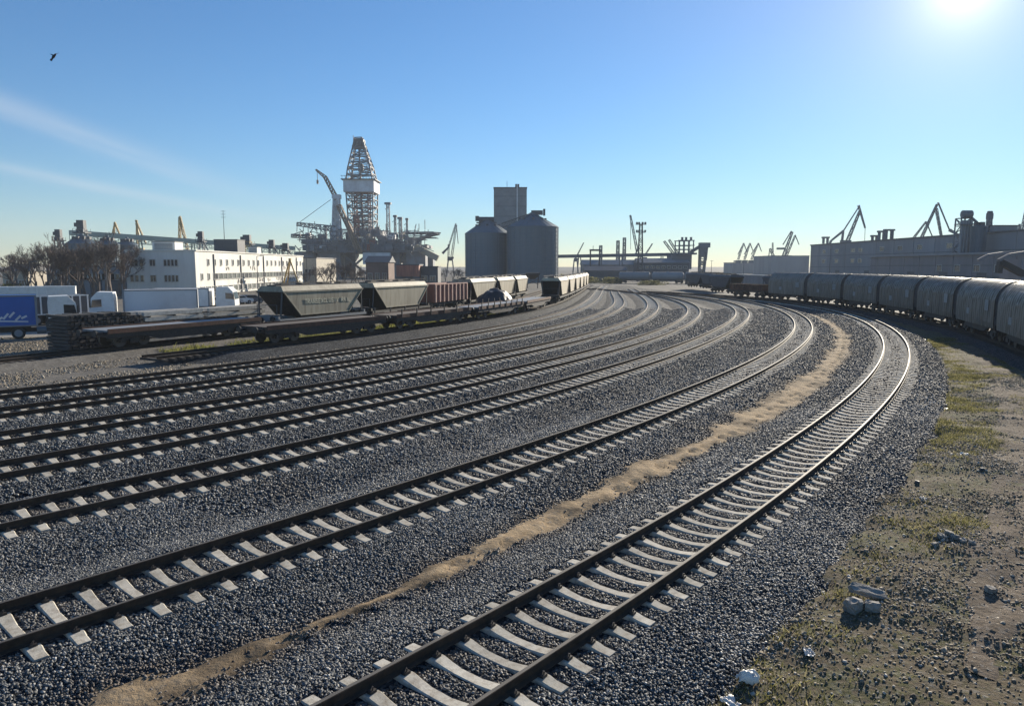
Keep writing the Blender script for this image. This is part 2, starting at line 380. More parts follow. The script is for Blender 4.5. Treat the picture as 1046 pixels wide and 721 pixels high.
# ------------------------------------------------------------------ the ground
def sheet(name, xs, ys, hf, m, smooth=True):
    """rows of points (2D arrays) with heights"""
    nr, nc = xs.shape; z = hf(xs.ravel(), ys.ravel())
    v = np.stack([xs.ravel(), ys.ravel(), z], 1)
    i = np.arange(nr - 1)[:, None] * nc + np.arange(nc - 1)[None, :]
    f = np.stack([i, i + 1, i + nc + 1, i + nc], -1).reshape(-1, 4)
    return link(name, np_mesh(name, v, f, m, smooth=smooth))
yr = np.concatenate([np.linspace(-400, 20, 12), np.linspace(24, 150, 110), np.geomspace(154, 6000, 40)])
xr = np.concatenate([-np.geomspace(4000, 75, 25), np.linspace(-72, 72, 140), np.geomspace(75, 4000, 25)])
gxx, gyy = np.meshgrid(xr, yr)
def ground_h(x, y):
    far = np.clip((np.hypot(x, y) - 100) / 200, 0, 1)
    g = GZ + (vnoise(x, y, 6, 5) * .05 + vnoise(x, y, 2.2, 6) * .03) * (1 - far)
    inner = (y < 21) & (np.abs(x) < 72)
    return np.where(inner, GZ - .25, g) - .1 * ((y < 232) & (x > -20) & (x < 46) & (y < 150))
tag(sheet('ground', gxx, gyy, ground_h, M_GROUND), 'grey brown gravelly dirt of the rail yard', 'ground', kind='structure')

rows = [2.0]
while rows[-1] < 226: rows.append(rows[-1] + max(.2, .011 * rows[-1]))
rows = np.array(rows); nc = 300
def tx_at(t, y):   # x of a track where it first reaches y
    o = np.argsort(t.y); return np.interp(y, t.y[o], t.x[o])
XL = np.array([tx_at(TR[7], y) - 3.6 for y in rows])
XL = np.where(rows < TR[7].y[0], TR[7].x[0] - (TR[7].y[0] - rows) * .85 - 3.6, XL)
XRr = np.array([tx_at(TR[1], min(y, 112)) + 5.2 for y in rows]); XRr = np.where(rows < TR[1].y[0], TR[1].x[0] - (TR[1].y[0] - rows) * .9 + 5.2, XRr)
XRr = np.where(rows > 112, np.maximum(tx_at(TR[1], 112) + 5.2 - (rows - 112) * .12, XL + 14), XRr)
u = np.linspace(0, 1, nc)
bx = XL[:, None] + (XRr - XL)[:, None] * u[None, :]; by = np.repeat(rows[:, None], nc, 1)
def bed_edge(x, y):
    h = bed_h(x, y); i = np.clip(np.searchsorted(rows, y), 0, len(rows) - 1)
    e = np.minimum(x - XL[i], XRr[i] - x); return h - np.clip(1 - e / 1.2, 0, 1) * .35
tag(sheet('ballast_bed', bx, by, bed_edge, M_BALLAST), 'dark crushed stone ballast spread under the curved tracks', 'ballast', kind='structure')

# verge between the nearest track and the covered wagons
t1 = TR[1]; sv = np.arange(0, t1.L - 28, .3); dv = np.concatenate([np.linspace(2.2, 6, 30), np.linspace(6.3, 26, 45)])
cx, cy, cth = t1.pos(sv)
def verge_xy(s, d):
    x, y, t = t1.pos(s); return x + np.sin(t) * d, y - np.cos(t) * d
lim = np.array([min(26., max(5.5, np.min(np.hypot(T_COIL.x - a, T_COIL.y - b)) + .2)) for a, b in zip(cx, cy)])
dd = 2.2 + (dv[None, :] - 2.2) / (26 - 2.2) * (lim[:, None] - 2.2)
vx, vy = verge_xy(np.repeat(sv[:, None], len(dv), 1), dd)
def verge_h(x, y):
    k, s, d = track_coords(x, y); k1 = (k == 1); a = np.where(k1, -d, 9.)
    ed = 2.75 + vnoise(x, y, 1.3, 8) * .3 + vnoise(x, y, .5, 9) * .15
    h = -.47 - np.clip(ed - a, 0, 1) * .75 + np.clip((a - 3) / 5, 0, 1) * .06
    return h + vnoise(x, y, 2.5, 10) * .06 + vnoise(x, y, .9, 11) * .05 + vnoise(x, y, .4, 12) * .035 - np.where(k == 10, np.clip((3.2 - np.abs(d)) / 1.5, 0, 1) * .12, 0)
tag(sheet('grass_verge', vx, vy, verge_h, M_VERGE), 'rough verge of sparse grass, soil and rubble beside the nearest track', 'verge', kind='structure')
# trodden earth path along the verge
sp = np.arange(24, t1.L - 66, .3); up = np.linspace(-1, 1, 24)
pc = np.interp(sp, [0, 18, 30, 45, 60, 90], [5.9, 5.6, 5.4, 5.3, 5.2, 5.0]); pw = np.interp(sp, [24, 30, 45, 60, 90], [.3, 1.0, 1.0, .8, .4])
pd = pc[:, None] + up[None, :] * pw[:, None] * (1 + .25 * vnoise(sp * 1.0, sp * 0, 2.0, 21)[:, None])
pxx, pyy = verge_xy(np.repeat(sp[:, None], 24, 1), pd); edge = np.abs(np.repeat(up[None, :], len(sp), 0)).ravel()
tag(sheet('dirt_path', pxx, pyy, lambda x, y: verge_h(x, y) + .012 - np.clip((edge - .55) / .45, 0, 1) * .05 + vnoise(x, y, .45, 23) * .022, M_PATH), 'bare brown earth path trodden through the verge', 'path', kind='structure')

# sandy strip in the trough between the two nearest tracks
SANDP = [(20, 765, .6), (80, 738, .7), (130, 712, .62), (235, 672, .6), (330, 650, .26), (400, 622, .07), (440, 598, .22), (500, 560, .42), (560, 527, .42), (640, 493, .46), (700, 464, .52), (760, 432, .62), (810, 404, .7), (845, 376, .7), (861, 354, .7), (858, 338, .6), (842, 327, .5), (825, 320, .2)]
sg = np.array([[*at(a, b, z=-.5).xy, c] for a, b, c in SANDP])
ssx = spline_track(sg[:, :2]); wsp = np.interp(np.linspace(0, 1, len(ssx.s)), np.linspace(0, 1, len(sg)) ** 1.0, sg[:, 2])
su = np.linspace(-1, 1, 22); sarr = np.arange(0, ssx.L, .18)
def nearest_w(s):   # width follows the stations
    d = np.array([ssx.near(a, b) for a, b, c in sg]); return np.interp(s, d, sg[:, 2])
sw = nearest_w(sarr) * (.95 + .42 * vnoise(sarr, sarr * 0, 1.6, 31) + .28 * vnoise(sarr, sarr * 0, .4, 32)) * np.clip(sarr / 1.2, .15, 1)
sox, soy, sth = ssx.pos(sarr)
sxx = sox[:, None] - np.sin(sth)[:, None] * su[None, :] * sw[:, None] * 1.15; syy = soy[:, None] + np.cos(sth)[:, None] * su[None, :] * sw[:, None] * 1.15
sedge = np.abs(np.repeat(su[None, :], len(sarr), 0)).ravel()
def sand_h(x, y): return bed_h(x, y) + .035 + np.clip((y - 12) / 12, 0, 1) * .04 - np.clip((sedge - .3) / .7, 0, 1) * .075 + vnoise(x, y, .7, 33) * .024 + vnoise(x, y, .25, 34) * .02 + vnoise(x, y, .1, 35) * .012
so_ = sheet('sandy_track', sxx, syy, sand_h, M_SAND); at_ = so_.data.attributes.new('tone', 'FLOAT', 'POINT'); fx_, fy_ = sxx.ravel(), syy.ravel()
at_.data.foreach_set('value', np.clip(1.25 - sedge * .9 + vnoise(fx_, fy_, .9, 36) * .7 + vnoise(fx_, fy_, .25, 37) * .4 - np.clip((15 - fy_) / 6, 0, .45), 0, 1).astype(np.float32))
tag(so_, 'strip of pale tan sand in the trough between the two nearest tracks', 'sand', kind='structure')
SANDXY = np.stack([sox, soy, sw], 1)

def fill_poly(name, pts, z, m, label, cat):
    me = MB(); me.add([(a, b, z) for a, b in pts], [tuple(range(len(pts)))]); return tag(me.build(name, m), label, cat, kind='structure')
def strip(name, pts, w, z, m, label, cat):
    t = spline_track(pts, 1.0); n = 7; uu = np.linspace(-1, 1, n)
    wn = w * (1 + .12 * vnoise(t.s, t.s * 0, 6, 41))
    xs = t.x[:, None] - np.sin(t.th)[:, None] * uu * wn[:, None]; ys = t.y[:, None] + np.cos(t.th)[:, None] * uu * wn[:, None]
    return tag(sheet(name, xs, ys, lambda a, b: ground_h(a, b) + z, m), label, cat, kind='structure')
strip('yard_road', [(-95, 55), (-60, 59), (-44, 60.5), (-36, 63), (-33, 72), (-36, 84), (-44, 96), (-52, 110), (-56, 128)], 4.2, .03, M_ROAD, 'pale dusty lorry road beside the stacked timber', 'road')
strip('quay_apron', [(60, 330), (100, 335), (150, 345), (230, 360)], 14, .12, M_ROAD, 'pale concrete apron before the harbour wall', 'apron')

# ------------------------------------------------------------------ loose stones, grass (uncountable)
def stones(name, pts, size, m, label, rust=None):
    n = len(pts)
    base = np.array([(-1, -1, -1), (1, -1, -1), (1, 1, -1), (-1, 1, -1), (-1, -1, 1), (1, -1, 1), (1, 1, 1), (-1, 1, 1)], float) * .5
    v = base[None] * (1 + RNG.uniform(-.38, .38, (n, 8, 3)))
    v *= (np.stack([np.ones(n), RNG.uniform(.55, .95, n), RNG.uniform(.45, .85, n)], 1) * size[:, None])[:, None, :]
    a = RNG.uniform(0, 6.283, n); b = RNG.normal(0, .5, n); c = RNG.normal(0, .5, n)
    ca, sa, cb, sb, cc, sc_ = np.cos(a), np.sin(a), np.cos(b), np.sin(b), np.cos(c), np.sin(c)
    x, y, z = v[..., 0], v[..., 1], v[..., 2]
    y, z = y * cb[:, None] - z * sb[:, None], y * sb[:, None] + z * cb[:, None]
    x, z = x * cc[:, None] + z * sc_[:, None], -x * sc_[:, None] + z * cc[:, None]
    x, y = x * ca[:, None] - y * sa[:, None], x * sa[:, None] + y * ca[:, None]
    v = np.stack([x, y, z], -1) + pts[:, None, :]
    q = np.array(MB.BOXF); tri = np.concatenate([q[:, [0, 1, 2]], q[:, [0, 2, 3]]])
    f = (np.arange(n)[:, None, None] * 8 + tri[None]).reshape(-1, 3)
    tone = np.repeat(np.clip(RNG.beta(2.0, 2.6, n) + .10 * vnoise(pts[:, 0], pts[:, 1], 3.5, 91) + .06 * vnoise(pts[:, 0], pts[:, 1], 1.1, 92), 0, 1), 8)
    far = np.repeat(np.clip((pts[:, 1] - 18) / 30, 0, 1) * .4, 8); tone = .45 + (tone - .45) * (1 - far)
    me = np_mesh(name, v.reshape(-1, 3), f, m, tone)
    if rust is not None: me.attributes.new('rust', 'FLOAT', 'POINT').data.foreach_set('value', np.repeat(rust, 8).astype(np.float32))
    return tag(link(name, me), label, 'stones', kind='stuff')
def frustum(n, y0, y1, mx=5.):
    y = np.sqrt(RNG.uniform(y0 ** 2, y1 ** 2, n)); x = RNG.uniform(-1, 1, n) * (.76 * y + mx); return x, y
def in_bed(x, y):
    i = np.clip(np.searchsorted(rows, y), 0, len(rows) - 1); return (x > XL[i] + .2) & (x < XRr[i] - .2)
def sand_gap(x, y):
    d = np.full(len(x), 9.)
    for a, b, w in SANDXY[::2]: d = np.minimum(d, np.hypot(x - a, y - b) - w)
    return d
PTS = []; SIZ = []
for n, y0, y1, s0, s1 in ((280000, 6.5, 17, .022, .043), (230000, 17, 30, .03, .055), (150000, 30, 56, .045, .075), (190000, 56, 100, .065, .10)):
    x, y = frustum(n, y0, y1); k, s, d = track_coords(x, y); ok = in_bed(x, y) & (k < 8)
    ph = np.abs((s / .6) % 1 - .5) * .6; a = np.abs(d)              # sleepers sit at half-steps
    ok &= ~((ph < .15) & (a < 1.31)); ok &= ~(np.abs(a - .7535) < .1)
    sd = sand_gap(x, y); ok &= (sd > -.16 + RNG.normal(0, .15, n)) | (RNG.random(n) < .16)
    ok &= ~((k == 1) & (d < -(3.0 + RNG.normal(0, .25, n))))
    x, y = x[ok], y[ok]; sz = RNG.uniform(s0, s1, len(x))
    z = bed_h(x, y) + sz * RNG.uniform(.0, .5, len(x)); PTS.append(np.stack([x, y, z], 1)); SIZ.append(sz)
PTS = np.concatenate(PTS); k_, s_, d_ = track_coords(PTS[:, 0], PTS[:, 1]); a_ = np.abs(d_)
RU = np.clip(.42 * np.exp(-((a_ - .75) / .28) ** 2) + .22 * (a_ < .75) + .5 * np.clip(vnoise(PTS[:, 0], PTS[:, 1], 2.4, 95) - .35, 0, 1) + RNG.normal(0, .08, len(a_)), 0, .7)
sgap = np.full(len(a_), 9.); nn = PTS[:, 1] < 60; sgap[nn] = sand_gap(PTS[nn, 0], PTS[nn, 1]); RU = np.clip(RU + .55 * np.exp(-np.clip(sgap, 0, 9) / .18), 0, .8)
stones('ballast_stones', PTS, np.concatenate(SIZ), M_STONE, 'loose angular grey ballast stones around the sleepers', RU)
def verge_pts(n, y0, y1):
    y = np.sqrt(RNG.uniform(y0 ** 2, y1 ** 2, n)); xa = tx_at(t1, np.minimum(y, 110)) + 2.2; xb = np.minimum(.74 * y + 3, xa + 9); x = xa + RNG.uniform(0, 1, n) * np.maximum(.5, xb - xa); k, s, d = track_coords(x, y)
    dd1 = np.where(k == 1, -d, np.where(k == 10, np.where(d > 2.2, 6., 0.), 0.)); ok = (dd1 > 2.5) & (x > tx_at(t1, np.minimum(y, 110))) & (y < 60); return x[ok], y[ok], dd1[ok]
x, y, d1 = verge_pts(260000, 6.5, 40); keep = (vnoise(x, y, 1.4, 51) + RNG.normal(0, .6, len(x)) - np.clip((y - 15) / 25, 0, .5) + np.clip((14 - y) / 8, 0, .5) > .36); x, y = x[keep], y[keep]
sz = RNG.gamma(2.0, .0075, len(x)) + .012; stones('verge_gravel', np.stack([x, y, verge_h(x, y) + sz * .1], 1), sz, M_CLOD, 'scattered small stones and clods on the rough verge')
def blades(name, x, y, z, h, m, label, lean=.5, wid=.006):
    n = len(x); a = RNG.uniform(0, 6.283, n); l = RNG.normal(0, lean, (n, 2)) * h[:, None]
    w = wid * (.6 + RNG.random(n)) * (h / .06) ** .4
    p0 = np.stack([x - np.cos(a) * w, y - np.sin(a) * w, z - .01], 1); p1 = np.stack([x + np.cos(a) * w, y + np.sin(a) * w, z - .01], 1)
    p2 = np.stack([x + l[:, 0], y + l[:, 1], z + h], 1)
    v = np.stack([p0, p1, p2], 1).reshape(-1, 3); f = np.arange(n * 3).reshape(-1, 3)
    return tag(link(name, np_mesh(name, v, f, m, np.repeat(RNG.random(n), 3))), label, 'grass', kind='stuff')
x, y, d1 = verge_pts(700000, 6.5, 60)
g = vnoise(x, y, 2.6, 61) * .6 + vnoise(x, y, .7, 62) * .5 + RNG.normal(0, .25, len(x)) - np.exp(-((d1 - np.interp(y, [8, 20, 40, 60], [5.8, 5.5, 5.3, 5.1])) / .9) ** 2) * .9
keep = (g > .14) & (d1 > 2.7); x, y = x[keep], y[keep]; h = RNG.gamma(3, .015, len(x)) + .012
blades('grass', x, y, verge_h(x, y), h, M_GRASS, 'sparse short olive grass growing on the rough verge', .8, .010)
n = 60000; y = np.sqrt(RNG.uniform(26 ** 2, 62 ** 2, n)); x = -.74 * y - 2 + RNG.uniform(0, 1, n) * .55 * y; k, s, d = track_coords(x, y); ok = ~((k < 8) & (np.abs(d) < 3.4)) & (np.abs(d) > 1.0) & (vnoise(x, y, 4, 81) + RNG.normal(0, .4, n) > -.1); x, y = x[ok], y[ok]
sz = RNG.gamma(2.2, .016, len(x)) + .02; stones('yard_gravel', np.stack([x, y, ground_h(x, y) + sz * .1], 1), sz, M_CLOD, 'loose gravel on the open ground between the lorries and the tracks')
# grass strip between the flat wagons and the loaded wagon
n = 170000; s = RNG.uniform(0, 75, n); d = RNG.uniform(1.3, 8.6, n); x, y, _ = T_FLAT.pos(s + 4, d)
k, s2, dd2 = track_coords(x, y); g = vnoise(x, y, 3.0, 71) + vnoise(x, y, 1.0, 72) * .6 + RNG.normal(0, .2, n)
keep = (g > -.45) & ~((k == 9) & (np.abs(dd2) < 1.0)) & (proj(x, y, -.6)[0] > 122); x, y = x[keep], y[keep]
blades('yellow_grass', x, y, ground_h(x, y), RNG.gamma(3, .06, len(x)) + .03, M_DRYGRASS, 'yellow green weeds growing between the two wagon sidings', .4, .02)
for nm, t, lab in (('flat', T_FLAT, 'low stony bed of the siding that carries the empty flat wagons'), ('hop', T_HOP, 'low stony bed of the siding that carries the grain hopper wagons'), ('coil', T_COIL, 'low stony bed of the track that carries the covered wagons')):
    uu = np.linspace(-3, 3, 25); xs = t.x[:, None] - np.sin(t.th)[:, None] * uu; ys = t.y[:, None] + np.cos(t.th)[:, None] * uu
    sink = np.repeat(np.clip(1 - t.s / 5, 0, 1) * .5, 25); tag(sheet('siding_bed', xs, ys, lambda a, b: bed_h(a, b) + .004 - sink, M_GROUND if nm == 'hop' else M_BALLAST), lab, 'ballast', kind='structure')

# ------------------------------------------------------------------ railway tracks
def sleeper_mesh():
    b = MB(); ys = [-1.25, -1.05, -.92, -.58, -.42, -.2, .2, .42, .58, .92, 1.05, 1.25]
    tz = [-.215, -.205, -.176, -.176, -.205, -.232, -.232, -.205, -.176, -.176, -.205, -.215]
    tw = [.108, .11, .118, .118, .11, .10, .10, .11, .118, .118, .11, .108]
    vs = []; fs = []
    for y, z, w in zip(ys, tz, tw): vs += [(-w - .02, y, -.40), (-w, y, z - .02), (-w + .02, y, z), (w - .02, y, z), (w, y, z - .02), (w + .02, y, -.40)]
    for i in range(len(ys) - 1): fs += [(i * 6 + j, i * 6 + j + 1, i * 6 + 7 + j, i * 6 + 6 + j) for j in range(5)]
    fs += [(0, 1, 2, 3, 4, 5), tuple(range((len(ys) - 1) * 6 + 5, (len(ys) - 1) * 6 - 1, -1))]
    b.add(vs, fs); return b
SLEEPER_MB = sleeper_mesh(); ME_SLEEPER = SLEEPER_MB.mesh('concrete_sleeper', M_CONC)
wm = MB().box(-.12, .12, -1.25, 1.25, -.34, -.185); ME_WOODSL = wm.mesh('wooden_sleeper', M_WOODSL)
CLIPS = []
for sy in (-.7535, .7535):
    cm = MB()
    for o in (-1, 1):
        cm.box(-.055, .055, sy + o * .115 - .04, sy + o * .115 + .04, -.176, -.135); cm.tube((-.03, sy + o * .12, -.14), (.03, sy + o * .09, -.105), .014, n=5)
        cm.tube((.0, sy + o * .135, -.15), (.0, sy + o * .135, -.085), .012, n=5)
    CLIPS.append(cm.mesh('rail_fastening', M_CLIP))
RAILP = [(-.075, -.172), (.075, -.172), (.075, -.16), (.012, -.135), (.012, -.05), (.036, -.04), (.036, -.008), (.028, 0), (-.028, 0), (-.036, -.008), (-.036, -.04), (-.012, -.05), (-.012, -.135), (-.075, -.16)]
def rail_mesh(t, off, dz):
    st = np.arange(0, t.L, 1.0); x, y, th = t.pos(st, off); n = len(RAILP); v = []; f = []; mi = []
    for a, b, c in zip(x, y, th):
        for p, z in RAILP: v.append((a - math.sin(c) * p, b + math.cos(c) * p, z + dz))
    for i in range(len(st) - 1):
        for j in range(n):
            f.append((i * n + j, i * n + (j + 1) % n, (i + 1) * n + (j + 1) % n, (i + 1) * n + j)); mi.append(1 if j in (7,) else 0)
    b = MB(); b.v, b.f, b.mi = v, f, mi; return b
def railway(name, t, label, dz, sl, nclip, i0, imax=100, group=None):
    root = thing(name, label, 'railway track', (0, 0, 0), 0, group)
    for off in (-.7535, .7535): rail_mesh(t, off, dz).build('rail', [M_RAIL, M_RAILTOP], root)
    n = int(t.L / .6); rest = MB(); cnt = 0
    for i in range(n):
        s = (i + .5) * .6; x, y, th = t.pos(s)
        px, py = proj(x, y) if y > 3 else (-999, 9999)
        vis = y > 3 and -60 < px < 1110 and py < 760
        if vis and cnt < imax:
            o = link('sleeper', sl, root); o.location = (x, y, dz); o.rotation_euler = (0, 0, th + RNG.normal(0, .006)); cnt += 1
            if cnt <= nclip:
                for c_ in CLIPS: link('rail_fastening', c_, o)
        else:
            c, s_ = math.cos(th), math.sin(th)
            if sl is ME_SLEEPER: rest.add([(x + a * c - b * s_, y + a * s_ + b * c, d + dz) for a, b, d in SLEEPER_MB.v], SLEEPER_MB.f)
            else: rest.add([(x + a * c - b * s_, y + a * s_ + b * c, d + dz) for a, b, d in wm.v], wm.f)
    if rest.v: tag(rest.build('sleepers', M_CONC if sl is ME_SLEEPER else M_WOODSL, root), kind='stuff')
LABT = {1: 'nearest curved railway track, on pale concrete sleepers, running beside the grassy verge',
        2: 'curved railway track on the far side of the sandy strip',
        3: 'third curved railway track counting from the grassy verge, next beyond the one by the sand',
        4: 'middle track of the seven new curved tracks, three others on either side',
        5: 'third curved concrete sleeper track counting from the row of flat wagons',
        6: 'second curved concrete sleeper track counting from the row of flat wagons',
        7: 'curved concrete sleeper track next to the empty flat wagons'}
for k in TR: railway('railway_track', TR[k], LABT[k], .003 * (k - 4), ME_SLEEPER, {1: 60, 2: 60, 3: 40}.get(k, 0), 0, group='parallel curved tracks of the new yard')
for t, lab, dz in ((T_FLAT, 'old rusty siding under the empty flat wagons', .012), (T_HOP, 'old rusty siding under the loaded flat wagon and olive hoppers', .015), (T_COIL, 'old track under the grey covered wagons', .018)):
    railway('railway_track', t, lab, dz, ME_WOODSL, 0, 0)

# ------------------------------------------------------------------ wagons (local x along, z up from rail top)
def bogie(root, x):
    b = MB()
    for sy in (-1, 1):
        b.hexa([(x - 1.25, sy * .98 - .06, .42), (x + 1.25, sy * .98 - .06, .42), (x + 1.25, sy * .98 + .06, .42), (x - 1.25, sy * .98 + .06, .42)], [(x - .75, sy * .98 - .06, .72), (x + .75, sy * .98 - .06, .72), (x + .75, sy * .98 + .06, .72), (x - .75, sy * .98 + .06, .72)])
        for dx in (-.9, .9): b.box(x + dx - .16, x + dx + .16, sy * 1.05 - .1, sy * 1.05 + .1, .34, .6)
        b.box(x - .35, x + .35, sy * 1.06 - .08, sy * 1.06 + .08, .3, .55)
    b.box(x - .2, x + .2, -.95, .95, .5, .85)
    o = b.build('bogie', M_BLACK, root)
    for dx in (-.9, .9):
        w = MB()
        for sy in (-.75, .75):
            w.tube((x + dx, sy - .07, .46), (x + dx, sy + .07, .46), .46, n=20); w.tube((x + dx, sy + (.07 if sy < 0 else -.1), .46), (x + dx, sy + (.1 if sy < 0 else -.07), .46), .49, n=20)
        w.tube((x + dx, -.75, .46), (x + dx, .75, .46), .09, n=8)
        w.build('wheelset', M_WHEEL, o)
def buffers(root, L):
    for sx in (-1, 1):
        for sy in (-.87, .87):
            b = MB(); b.tube((sx * (L / 2 - .6), sy, 1.05), (sx * (L / 2 - .08), sy, 1.05), .1, n=10); b.tube((sx * (L / 2 - .08), sy, 1.05), (sx * L / 2, sy, 1.05), .23, n=14)
            b.build('buffer', M_BLACK, root)
def place(root, t, s):
    x, y, th = t.pos(s); root.location = (x, y, .02); root.rotation_euler = (0, 0, th)
def make_coil():
    L = 12.3; root = thing('covered_wagon', None, 'wagon', (0, 0, 0), 0, 'grey covered wagons in a curved train')
    f = MB(); f.box(-5.6, 5.6, -1.25, 1.25, .92, 1.2); f.box(-5.7, 5.7, -.25, .25, .75, .92); f.box(-5.75, -5.55, -1.4, 1.4, .85, 1.25); f.box(5.55, 5.75, -1.4, 1.4, .85, 1.25)
    for sy in (-1, 1): f.prism([(-3.6, .92), (3.6, .92), (2.2, .55), (-2.2, .55)], 'y', sy * 1.2 - .05, sy * 1.2 + .05)
    f.build('underframe', M_BLACK, root)
    # hood: arched section swept along x, hoops standing proud every half metre
    sec = [(-1.47, .98), (-1.5, 1.4), (-1.5, 2.2), (-1.49, 2.85)]
    sec += [(-1.49 * math.cos(a) , 2.85 + 1.62 * math.sin(a)) for a in np.linspace(.12, math.pi - .12, 17)] + [(1.49, 2.85), (1.5, 2.2), (1.5, 1.4), (1.47, .98)]
    st = []; x = -5.55; i = 0
    while x < 5.56:
        st += [(x, 1.0), (x + .1, 1.0), (x + .17, .975), (x + .47, .975)] ; x += .555
    vs = []; fs = []; n = len(sec)
    for k, (x, sc) in enumerate(st):
        sag = RNG.normal(0, .012, n) if sc < 1 else np.zeros(n)
        for j, (y, z) in enumerate(sec): vs.append((min(x, 5.6), y * (sc + sag[j]), 1.8 + (z - 1.8) * (sc + sag[j]) if z > 1.8 else z))
    for k in range(len(st) - 1): fs += [(k * n + j, k * n + j + 1, (k + 1) * n + j + 1, (k + 1) * n + j) for j in range(n - 1)]
    h = MB(); h.add(vs, fs); h.build('hood', M_HOOD, root)
    for sx in (-1, 1):
        e = MB(); e.prism([(y * .96, 1.0 if z < 1 else z - .05) for y, z in sec], 'x', sx * 5.62 - .04, sx * 5.62 + .04)
        for sy in (-.9, .9): e.beam((sx * 5.7, sy, 1.0), (sx * 5.7, sy, 3.6), .1)
        e.build('end_wall', M_HOODEND, root)
    for x, z, w, hh in ((-3.6, 2.6, 1.0, .8), (1.6, 1.9, .8, .5)):
        for sy in (-1, 1): MB().box(x - w / 2, x + w / 2, sy * 1.512 - .004, sy * 1.512 + .004, z - hh / 2, z + hh / 2).build('marking_panel', M_MARK, root)
    bogie(root, -3.9); bogie(root, 3.9); buffers(root, L); return root
coil = make_coil()
lab_coil = ['covered wagon at the near end of the curved train, cut by the picture edge', 'grey covered wagon second from the near end of the train', 'grey covered wagon third from the near end of the train', 'grey covered wagon fourth from the near end of the train', 'grey covered wagon before the pale gable of the low annex', 'covered wagon two places before the train ends in the low gondola', 'covered wagon coupled next to the last covered wagon', 'last covered wagon at the far end of the train, beside the rusty gondola']
lab_coil[4] = 'grey covered wagon fifth from the near end of the train'; lab_coil[5] = 'grey covered wagon sixth from the near end of the train'
s0 = T_COIL.near(36, 51.2)                # coupling seen at the frame edge
CS = [s0 - 6.2 + 12.4 * i for i in range(7)]
for i, s in enumerate(CS):
    o = coil if i == 0 else copy_tree(coil); place(o, T_COIL, s); o['label'] = lab_coil[i] if i < 6 else lab_coil[7]

def make_hopper(paint, lettered):
    L = 12.6; root = thing('hopper_wagon', None, 'wagon')
    zt, zm, zb = 3.78, 3.3, 1.2; HW = 1.5
    b = MB(); xt, xb = 5.5, 3.3
    # body: vertical upper band, ends sloping in to the discharge, sides leaning in below
    b.hexa([(-xb, -1.44, zb), (xb, -1.44, zb), (xb, 1.44, zb), (-xb, 1.44, zb)], [(-xt, -HW, zm), (xt, -HW, zm), (xt, HW, zm), (-xt, HW, zm)])
    b.hexa([(-xt, -HW, zm + .003), (xt, -HW, zm + .003), (xt, HW, zm + .003), (-xt, HW, zm + .003)], [(-xt + .15, -1.15, zt), (xt - .15, -1.15, zt), (xt - .15, 1.15, zt), (-xt + .15, 1.15, zt)])
    b.build('body', paint, root)
    r = MB(); r.box(-xt + .2, xt - .2, -.5, .5, zt + .003, zt + .09)
    for x in (-4, -1.4, 1.4, 4): r.box(x - .5, x + .5, -.38, .38, zt + .09, zt + .2)
    for sy in (-1.1, 1.1): r.beam((-xt, sy, zt + .25), (xt, sy, zt + .25), .04)
    r.build('roof_hatches', M_BLACK, root)
    t = MB()
    for sy in (-1, 1):
        t.box(-xt - .03, xt + .03, sy * (HW + .03) - .03, sy * (HW + .03) + .03, zm - .06, zm + .08)
        t.box(-xb, xb, sy * 1.46 - .02, sy * 1.46 + .02, zb, zb + .1)
        for sx in (-1, 1): t.beam((sx * (xt - .05), sy * HW, zm), (sx * (xb + .0), sy * 1.45, zb), .1)
    t.build('body_ribs', paint, root)
    f = MB(); f.box(-6, 6, -1.5, -1.3, .78, 1.0); f.box(-6, 6, 1.3, 1.5, .78, 1.0); f.box(-6, 6, -.2, .2, .75, 1.1); f.box(-6.02, -5.8, -1.35, 1.35, .85, 1.25); f.box(5.8, 6.02, -1.35, 1.35, .85, 1.25)
    f.build('underframe', M_GREY if lettered else M_BLACK, root)
    for sx in (-1, 1):
        p = MB()
        for sy in (-1.2, 1.2): p.beam((sx * 5.6, sy, 1.05), (sx * 5.45, sy * 1.1, zm), .1)
        p.box(sx * 5.2 - .5, sx * 5.2 + .5, -1.1, 1.1, 1.2, 1.26); p.beam((sx * 5.9, -1.1, 1.2), (sx * 5.9, -1.1, 2.2), .04); p.beam((sx * 5.9, 1.1, 1.2), (sx * 5.9, 1.1, 2.2), .04); p.beam((sx * 5.9, -1.1, 2.2), (sx * 5.9, 1.1, 2.2), .04)
        p.build('end_platform', M_DKGREY, root)
        e = MB(); e.hexa([(sx * (xb + .02), -1.4, zb), (sx * (xb + .06), -1.4, zb), (sx * (xb + .06), 1.4, zb), (sx * (xb + .02), 1.4, zb)], [(sx * (xt + .02), -1.46, zm), (sx * (xt + .06), -1.46, zm), (sx * (xt + .06), 1.46, zm), (sx * (xt + .02), 1.46, zm)]); e.build('end_slope', M_BLACK, root)  # black plate over each sloping end: the shade there is put into its colour
    d = MB()
    for x in (-2, 0, 2): d.hexa([(x - .35, -.5, .7), (x + .35, -.5, .7), (x + .35, .5, .7), (x - .35, .5, .7)], [(x - .9, -1.1, zb - .003), (x + .9, -1.1, zb - .003), (x + .9, 1.1, zb - .003), (x - .9, 1.1, zb - .003)])
    d.build('discharge_chutes', M_BLACK, root)
    if lettered: text_on(lettered, root, (-1.9, 0, 0))
    bogie(root, -4.1); bogie(root, 4.1); buffers(root, L); return root
